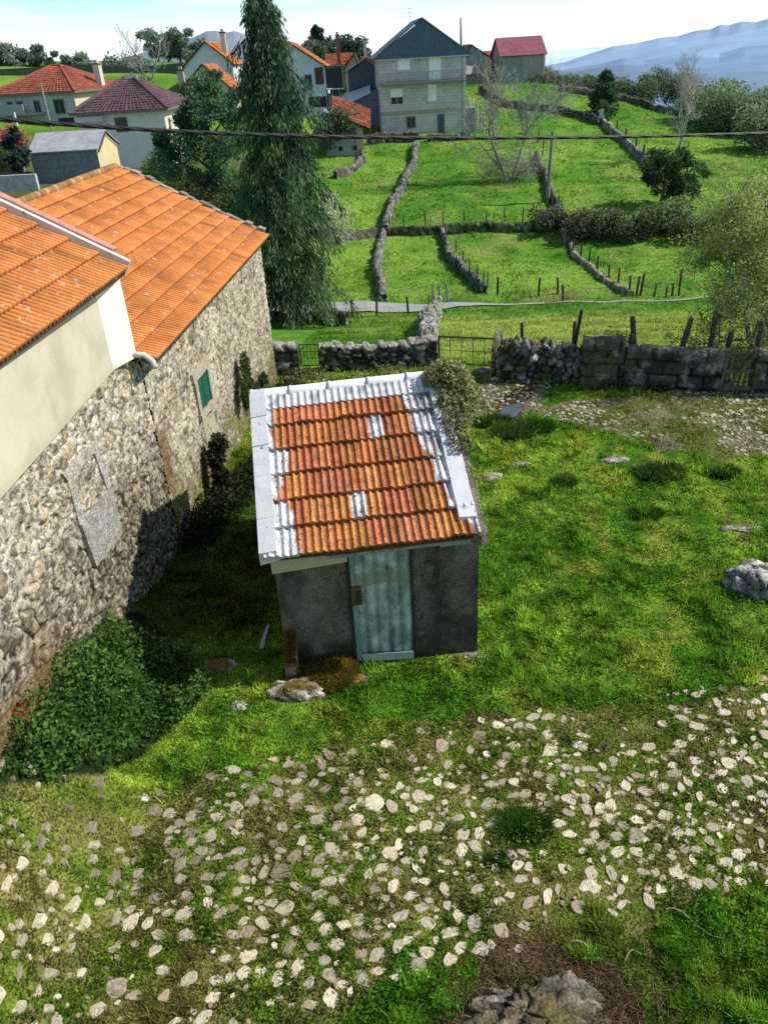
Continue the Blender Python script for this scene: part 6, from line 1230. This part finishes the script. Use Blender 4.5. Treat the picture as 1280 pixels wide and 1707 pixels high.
def pine_clumps(name, label, base, h, clumps, n, leaf, dark, lite, trunk=.2, cat='tree', bark=(.10, .08, .065)):
    root = empty(name, base, 0, label, cat); tb = MB(); limb(tb, (0, 0, -.5), (.1, 0, h * .92), trunk, trunk * .3, 7, 8, .02, bark); P = []; C = []
    for x, y, z, r in clumps:
        limb(tb, (0, 0, max(.3, z - .4 * abs(x) - .5)), (x, y, z), trunk * .35, .03, 4, 5, .06, bark)
        for j in range(7):
            c = np.array([x, y, z]) + rng.normal(0, .45, 3) * r * np.array([1, 1, .6]); rr = r * rng.uniform(.3, .55); p = ball_points(n // (7 * len(clumps)), c, (rr, rr, rr * .7), .4); P.append(p); C.append(shade_cols(p, np.array(dark) * 1.9, np.array(lite) * 1.8, c[2] - rr, c[2] + rr) * rng.uniform(.7, 1.25))
    tb.build('trunk', M['bark'], root, True); P = np.concatenate(P); C = np.concatenate(C); d = rng.normal(0, 1, (len(P), 3)); d[:, 2] += .5
    leaf_obj('crown', P, leaf * rng.uniform(.6, 1.3, len(P)), C, M['needle'], root, dirs=d, aspect=.3)
# spreading pine left of the cypress
Yp = 47; bp = at(365, 345, Yp); bp[2] = tz1(bp[0], Yp) 
def rel(px, py, dy=0): p = at(px, py, Yp + dy); return (p[0] - bp[0], dy, p[2] - bp[2])
cl = [(*rel(px, py, dy), r) for px, py, dy, r in ((335, 150, 0, .9), (345, 185, -.8, 1.3), (370, 200, .5, 1.3), (310, 200, .3, .9), (320, 230, -.6, 1.3), (285, 255, .2, 1.0), (300, 280, -.8, 1.2), (350, 250, -.9, 1.5), (380, 260, .6, 1.4), (375, 160, .3, 1.0), (345, 300, -.7, 1.4), (390, 310, .2, 1.4), (270, 240, 0, .6), (355, 130, .5, .6))]
pine_clumps('pine_tree', 'blue-green spreading pine between the white hipped house and the cypress', bp, rel(345, 135)[2], cl, 19000, .26, (.014, .042, .026), (.075, .135, .065), .24)
# undergrowth below it
for k, (px, py, Yq, rx, h, d, l, lab) in enumerate([(300, 318, 50, 2.2, 1.7, (.015, .03, .012), (.07, .10, .03), 'dark undergrowth shrub behind the barn ridge end'), (350, 335, 45, 2.0, 1.8, (.012, .025, .012), (.06, .08, .035), 'dense dark shrub behind the barn coping'), (400, 350, 42, 1.8, 2.0, (.014, .03, .014), (.07, .10, .035), 'dark shrub at the left flank of the cypress'), (378, 300, 52, 1.5, 1.6, (.03, .07, .012), (.13, .22, .04), 'bright green sapling shrub under the pine'), (258, 285, 60, .7, 1.6, (.03, .06, .015), (.12, .18, .04), 'small green shrub at the white house corner'), (345, 345, 44, 1.6, 1.0, (.09, .085, .06), (.22, .20, .14), 'greyish dry thicket behind the barn coping')]):
    p = at(px, py, Yq); bush('shrub', lab, (p[0], p[1], p[2] - .6), rx, 1.4, h, 1800, .2, d, l, group='shrubs behind the barn')
# blossom shrubs right of the cypress
for lab, px, py, Yq, rx, h in (('pale blossoming shrub against the field edge right of the cypress', 563, 365, 56, 1.1, 3.2), ('second smaller pale blossom shrub above the first', 548, 318, 62, 1.0, 2.2)):
    p = at(px, py, Yq); bush('blossom_shrub', lab, (p[0], p[1], tz1(p[0], p[1])), rx, .9, h, 1500, .11, (.14, .15, .10), (.52, .50, .42))
# bare trees
p = ground(848, 305); bare_tree('bare_tree', 'leafless grey tree with two trunks on the slope below the houses', (p[0], p[1], tz1(p[0], p[1])), 10.3, .55, 2, 5, .016, (.34, .32, .30), .17, seed=11, kids=3)
bush('dead_thicket', 'tangled grey leafless thicket around the foot of the bare tree', (p[0] + .3, p[1] + .3, tz1(p[0], p[1])), 2.8, 1.5, 3.0, 2600, .5, (.10, .085, .075), (.30, .27, .25), 'thicket', aspect=.06)
p = ground(1122, 268); bare_tree('bare_tree', 'slender pale leafless tree behind the small pine', (p[0], p[1], tz1(p[0], p[1])), 8.6, .5, 1, 5, .016, (.44, .41, .38), .16, seed=21, kids=3)
p = at(1237, 590, 19.6); bare_tree('spring_tree', 'fine twigged tree with first yellow-green leaves leaning over the post fence', (p[0] + .5, p[1], tz1(p[0], p[1])), 5.2, .75, 2, 5, .0045, (.23, .22, .19), .09, leaf=(.06, 40000, (.22, .33, .06), (.52, .62, .16)), seed=5, kids=4, lean=(-.12, 0))
p = at(1300, 590, 20.3); bare_tree('spring_tree', 'second fine twigged spring tree cut by the frame edge', (p[0], p[1], tz1(p[0], p[1])), 4.6, .75, 2, 5, .0045, (.23, .22, .19), .09, leaf=(.06, 28000, (.22, .33, .06), (.52, .62, .16)), seed=9, kids=4, droop=.0)
# conifers and pines on the hill
p = ground(1004, 192); hgt = at(1010, 113, p[1])[2] - tz1(p[0], p[1]); leafy_tree('conifer', 'lone dark conifer at the meeting of hillside walls', (p[0], p[1], tz1(p[0], p[1])), hgt, 4.6, .4, 5200, (.012, .035, .02), (.05, .09, .04), .2, 26, .12, shape='cone', mat='needle', aspect=.35)
p = ground(1100, 345); hgt = at(1110, 248, p[1])[2] - tz1(p[0], p[1]); b0 = np.array([p[0], p[1], tz1(p[0], p[1])]); Yp = p[1]; bp = b0
cl = [(*rel(px, py, dy), r) for px, py, dy, r in ((1092, 268, 0, 1.1), (1115, 262, .3, 1.1), (1138, 272, -.2, 1.0), (1095, 290, -.5, 1.2), (1125, 290, .2, 1.3), (1150, 300, 0, 1.0), (1140, 318, -.4, 1.1), (1118, 312, .5, .9), (1085, 300, .2, .7))]
pine_clumps('pine_tree', 'small rounded pine with leaning trunk on the right field bank', b0, hgt * .85, cl, 7000, .34, (.014, .035, .016), (.065, .10, .035), .2)
p = ground(1105, 388); bush('bush', 'grey-green broom bush below the leaning pine', (p[0], p[1], tz1(p[0], p[1])), 2.2, 1.4, 2.6, 2600, .26, (.04, .07, .03), (.16, .21, .08))
for k, (px, py, rx, h, d, l, lab) in enumerate([(960, 398, 1.6, 2.2, (.06, .045, .03), (.24, .18, .12), 'brown bramble mound at the wall end by the fence'), (1000, 400, 1.8, 2.4, (.05, .045, .025), (.20, .16, .10), 'brown and green bramble mound mid bank'), (1045, 402, 1.8, 2.3, (.04, .05, .02), (.16, .15, .08), 'dark bramble mound left of the broom bush'), (1150, 404, 1.8, 2.2, (.06, .05, .03), (.22, .18, .11), 'brown bramble mound right of the broom bush'), (1200, 404, 2.0, 2.0, (.04, .05, .02), (.14, .14, .07), 'dull green bramble mound beside the spring tree'), (912, 385, 1.5, 1.9, (.05, .045, .025), (.20, .15, .10), 'small brown bramble heap under the utility pole')]):
    p = yat(px, py); bush('bramble', lab, (p[0], p[1], tz1(*p)), rx, 1.0, h, 1900, .22, np.array(d) * (.8, 1.0, .9), np.array(l) * (.72, .95, .9), 'brambles', 'bramble mounds along the field bank')
# olive-green shrubs on the right crest
for k, (px, py, rx, h, d, l, lab) in enumerate([(1180, 208, 4.0, 5.2, (.035, .06, .035), (.15, .19, .10), 'big rounded grey-green shrub on the crest below the mountain'), (1215, 222, 4.2, 5.5, (.035, .06, .03), (.16, .20, .10), 'tallest rounded shrub in the crest thicket'), (1252, 226, 4.4, 6.0, (.03, .055, .03), (.13, .17, .09), 'dense shrub at the right end of the crest'), (1275, 250, 3.6, 5.0, (.04, .06, .03), (.15, .18, .10), 'lower crest shrub above the green field edge'), (1240, 200, 3.0, 4.0, (.03, .055, .03), (.11, .15, .08), 'darker crest shrub behind the tallest one')]):
    p = yat(px, py); bush('shrub', lab, (p[0], p[1], tz1(*p) - .3), rx, 3, h, 6000, .30, np.array(d) * 1.5, np.array(l) * 1.35, group='shrubs on the right crest')
for k, (px, py, Yq, rx, h) in enumerate([(905, 132, 122, 2, 2.2), (935, 140, 122, 2.6, 2.6), (965, 145, 124, 2.6, 3.0), (990, 148, 124, 2.4, 2.8), (1030, 152, 126, 2.6, 3.2), (1065, 158, 126, 3, 3.6), (1085, 150, 132, 3, 4.4), (1110, 160, 130, 3.2, 4.6), (1135, 165, 130, 3, 4.0), (1160, 170, 126, 3, 4.4), (890, 128, 126, 2.5, 2.4)]):
    p = at(px, py, Yq); z = max(p[2], tz1(p[0], Yq)) - 1.0; bush('hedge_shrub', ['dusky shrub right beside the red roofed barn', 'dull shrub second along the crest hedge', 'round shrub at the crest left of the conifer', 'shrub half hidden by the lone conifer', 'low shrub just right of the lone conifer', 'dark shrub between conifer and bare tree', 'tall dark shrub breaking the crest skyline', 'broad dark shrub above the far crest wall', 'shrub behind the slender leafless tree', 'shrub where the hedge meets the grey-green thicket', 'brown shrub under the red barn corner'][k], (p[0], Yq, z), rx, 1.6, h, 2600, .28, (.03, .055, .03), (.12, .16, .07), 'shrub', 'hedge shrubs along the crest')
# trees behind the houses and on the left skyline
def bg(name, label, px, pyb, pyt, Yq, w, shape, dark, lite, n=2600, leaf=.5, **k):
    p = at(px, pyb, Yq); h = at(px, pyt, Yq)[2] - p[2] + 1.0; leafy_tree(name, label, (p[0], Yq, p[2] - 1.0), h, w, leaf, n, dark, lite, .2, shape=shape, **k)
bg('spruce_tree', 'narrow dark spruce rising behind the orange roofs', 534, 108, 32, 150, 5.5, 'cone', (.010, .03, .028), (.035, .07, .05), 3600, .5, nc=26, low=.08, mat='needle')
bg('round_tree', 'round dark tree right of the spruce', 557, 108, 58, 152, 6.5, 'round', (.02, .045, .035), (.06, .10, .06)); bg('round_tree', 'dark tree peeping over the stone gable', 592, 105, 56, 150, 5.5, 'round', (.02, .04, .035), (.06, .09, .06)); bg('round_tree', 'olive tree between the cypress and white balcony house', 500, 100, 60, 140, 6, 'flat', (.03, .045, .03), (.09, .11, .06))
for k, (px, pyb, pyt, w, lab, sh) in enumerate([(5, 100, 62, 6, 'grey-brown skyline tree at the far left', 'round'), (30, 104, 78, 6, 'low skyline bush tree near the far left', 'round'), (60, 100, 70, 4, 'thin skyline tree with a sparse crown', 'flat'), (82, 100, 74, 3.5, 'small sparse skyline tree beside the thin one', 'flat'), (132, 102, 86, 5, 'round skyline tree above the red hipped roof', 'round'), (150, 122, 100, 6, 'dark bush below the skyline right of the red roof', 'round'), (205, 125, 90, 9, 'broad dark hedge tree on the slope', 'round'), (232, 126, 88, 9, 'second broad dark hedge tree on the slope', 'round'), (262, 85, 45, 6, 'umbrella topped skyline tree left of the white gable', 'flat'), (280, 88, 44, 7, 'tallest umbrella topped skyline tree', 'flat'), (300, 86, 42, 5, 'slim umbrella skyline tree right of the tallest', 'flat'), (322, 88, 58, 7, 'dark rounded skyline tree above the orange roof', 'round'), (115, 102, 90, 3.5, 'tiny skyline bush between bigger trees', 'round')]):
    bg('skyline_tree', lab, px, pyb + 4, pyt + 5, 142 if pyb < 110 else 128, w * .8, sh, (.06, .09, .075), (.16, .20, .15), 1700, .5, group='trees on the left skyline', nc=10)
p = at(250, 135, 118); bare_tree('bare_tree', 'pale leafless tree on the slope before the dark hedge', (p[0], 118, p[2] - .5), 7.5, .6, 2, 3, .04, (.36, .35, .34), .13, seed=31)
low_wall('dark hedge-topped field wall along the left slope', '-60,146 60,140 140,135 230,140 310,132', 124, 2.0, (.10, .12, .10))
# garden plants at the far left
p = at(38, 300, 62); leafy_tree('cypress_shrub', 'dark upright garden cypress left of the grey outbuilding', (p[0], 62, p[2] - .3), 3.9, 1.8, .25, 3800, (.008, .022, .018), (.03, .055, .04), .1, 18, .08, shape='round', mat='needle'); p = at(2, 275, 63); bush('topiary_bush', 'clipped round yellow-green bush in the garden', (p[0], 63, p[2] - .3), 1.5, 1.3, 2.2, 1800, .16, (.04, .09, .02), (.16, .24, .05))
p = at(14, 240, 70); bush('flowering_shrub', 'crimson flowering shrub beside the pale steps', (p[0], 70, p[2] - .5), 1.5, 1.2, 2.0, 1600, .2, (.20, .02, .04), (.52, .06, .12)); p = at(31, 262, 72); bush('shrub', 'dark green shrub between the crimson flowers and garden cypress', (p[0], 72, p[2] - .8), .8, .7, 2.2, 1600, .2, (.012, .03, .02), (.05, .08, .04))
# small yellow broom on the block wall top
for lab, px, dy, h, d, l in (('tuft of broom sprouting behind the taller block wall stub', 1012, .5, 1.5, (.04, .07, .02), (.15, .18, .05)), ('second broom tuft behind the block wall step', 1030, .55, 1.4, (.04, .06, .02), (.14, .15, .05))):
    p = behind(px, 641, dy); bush('broom_tuft', lab, (p[0], p[1], tz1(*p)), .22, .2, h, 700, .16, d, l, aspect=.12)
for k, (px, py, rx, h, lab) in enumerate([(840, 628, .25, .35, 'weed clump at the rubble wall end by the gate'), (1090, 648, .5, .3, 'dark weeds at the foot of the block wall'), (1020, 645, .4, .28, 'weeds under the taller block wall stub')]):
    p = yat(px, py); bush('weed_clump', lab, (p[0], p[1] - .15, tz1(*p)), rx, .2, h, 500, .07, (.015, .03, .01), (.06, .09, .03), 'weeds', 'weeds along the wall foot')

# ================================================================== FAR HILLS
def far_range(name, label, az_px, d0, d1, z0, colr, seed, rough=.10, n=260, m=90):
    px = np.array([a for a, _ in az_px], float); py = np.array([b for _, b in az_px], float); q = np.linspace(px[0], px[-1], n); yy = np.interp(q, px, py)
    V = np.empty((m, n, 3)); R = np.array([ray(a, b) for a, b in zip(q, yy)]); h = np.hypot(R[:, 0], R[:, 1]); dx, dy = R[:, 0] / h, R[:, 1] / h; top = H + R[:, 2] / h * d1; kw = 75; topS = np.convolve(np.pad(top, kw, 'edge'), np.hanning(2 * kw + 1) / np.hanning(2 * kw + 1).sum(), 'valid')
    for i in range(m):
        t = i / (m - 1); d = d0 + (d1 - d0) * t; nz = fbm(dx * d / (d1 * .16), dy * d / (d1 * .16), seed, 5) - .5; nz2 = fbm(dx * d / (d1 * .035), dy * d / (d1 * .035), seed + 3, 4) - .5
        z = z0 + (topS - z0) * (t ** 1.15) + (top - topS) * float(ss(.80, 1, t)) + (top - z0) * (nz * .13 + nz2 * .035) * math.sin(PI * min(t, .999)) ** .8 + (nz2 * rough * (top - z0) * .1 if i == m - 1 else 0); V[i] = np.stack([dx * d, dy * d, z], 1)
    V = np.concatenate([V.reshape(-1, 3), np.stack([dx * (d1 + 900), dy * (d1 + 900), np.full(n, z0)], 1)]); i = (np.arange(m)[:, None] * n + np.arange(n - 1)).ravel(); Fc = np.stack([i, i + 1, i + n + 1, i + n], 1)
    tt = np.repeat(np.r_[np.linspace(0, 1, m), 1], n); nn = fbm(V[:, 0] * .004, V[:, 1] * .004, seed + 9, 5); C = mix(np.array(colr) * .9, np.array(colr) * 1.12, tt); C = mix(C, np.array(colr) * np.array([1.18, 1.14, 1.06]), ss(.50, .72, nn) * .4); C = mix(C, np.array(colr) * .84, ss(.5, .3, nn) * .5)  # aerial haze painted in: blue slope colour, paler toward the ridge
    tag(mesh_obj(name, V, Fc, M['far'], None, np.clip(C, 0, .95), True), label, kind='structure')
MT = 1
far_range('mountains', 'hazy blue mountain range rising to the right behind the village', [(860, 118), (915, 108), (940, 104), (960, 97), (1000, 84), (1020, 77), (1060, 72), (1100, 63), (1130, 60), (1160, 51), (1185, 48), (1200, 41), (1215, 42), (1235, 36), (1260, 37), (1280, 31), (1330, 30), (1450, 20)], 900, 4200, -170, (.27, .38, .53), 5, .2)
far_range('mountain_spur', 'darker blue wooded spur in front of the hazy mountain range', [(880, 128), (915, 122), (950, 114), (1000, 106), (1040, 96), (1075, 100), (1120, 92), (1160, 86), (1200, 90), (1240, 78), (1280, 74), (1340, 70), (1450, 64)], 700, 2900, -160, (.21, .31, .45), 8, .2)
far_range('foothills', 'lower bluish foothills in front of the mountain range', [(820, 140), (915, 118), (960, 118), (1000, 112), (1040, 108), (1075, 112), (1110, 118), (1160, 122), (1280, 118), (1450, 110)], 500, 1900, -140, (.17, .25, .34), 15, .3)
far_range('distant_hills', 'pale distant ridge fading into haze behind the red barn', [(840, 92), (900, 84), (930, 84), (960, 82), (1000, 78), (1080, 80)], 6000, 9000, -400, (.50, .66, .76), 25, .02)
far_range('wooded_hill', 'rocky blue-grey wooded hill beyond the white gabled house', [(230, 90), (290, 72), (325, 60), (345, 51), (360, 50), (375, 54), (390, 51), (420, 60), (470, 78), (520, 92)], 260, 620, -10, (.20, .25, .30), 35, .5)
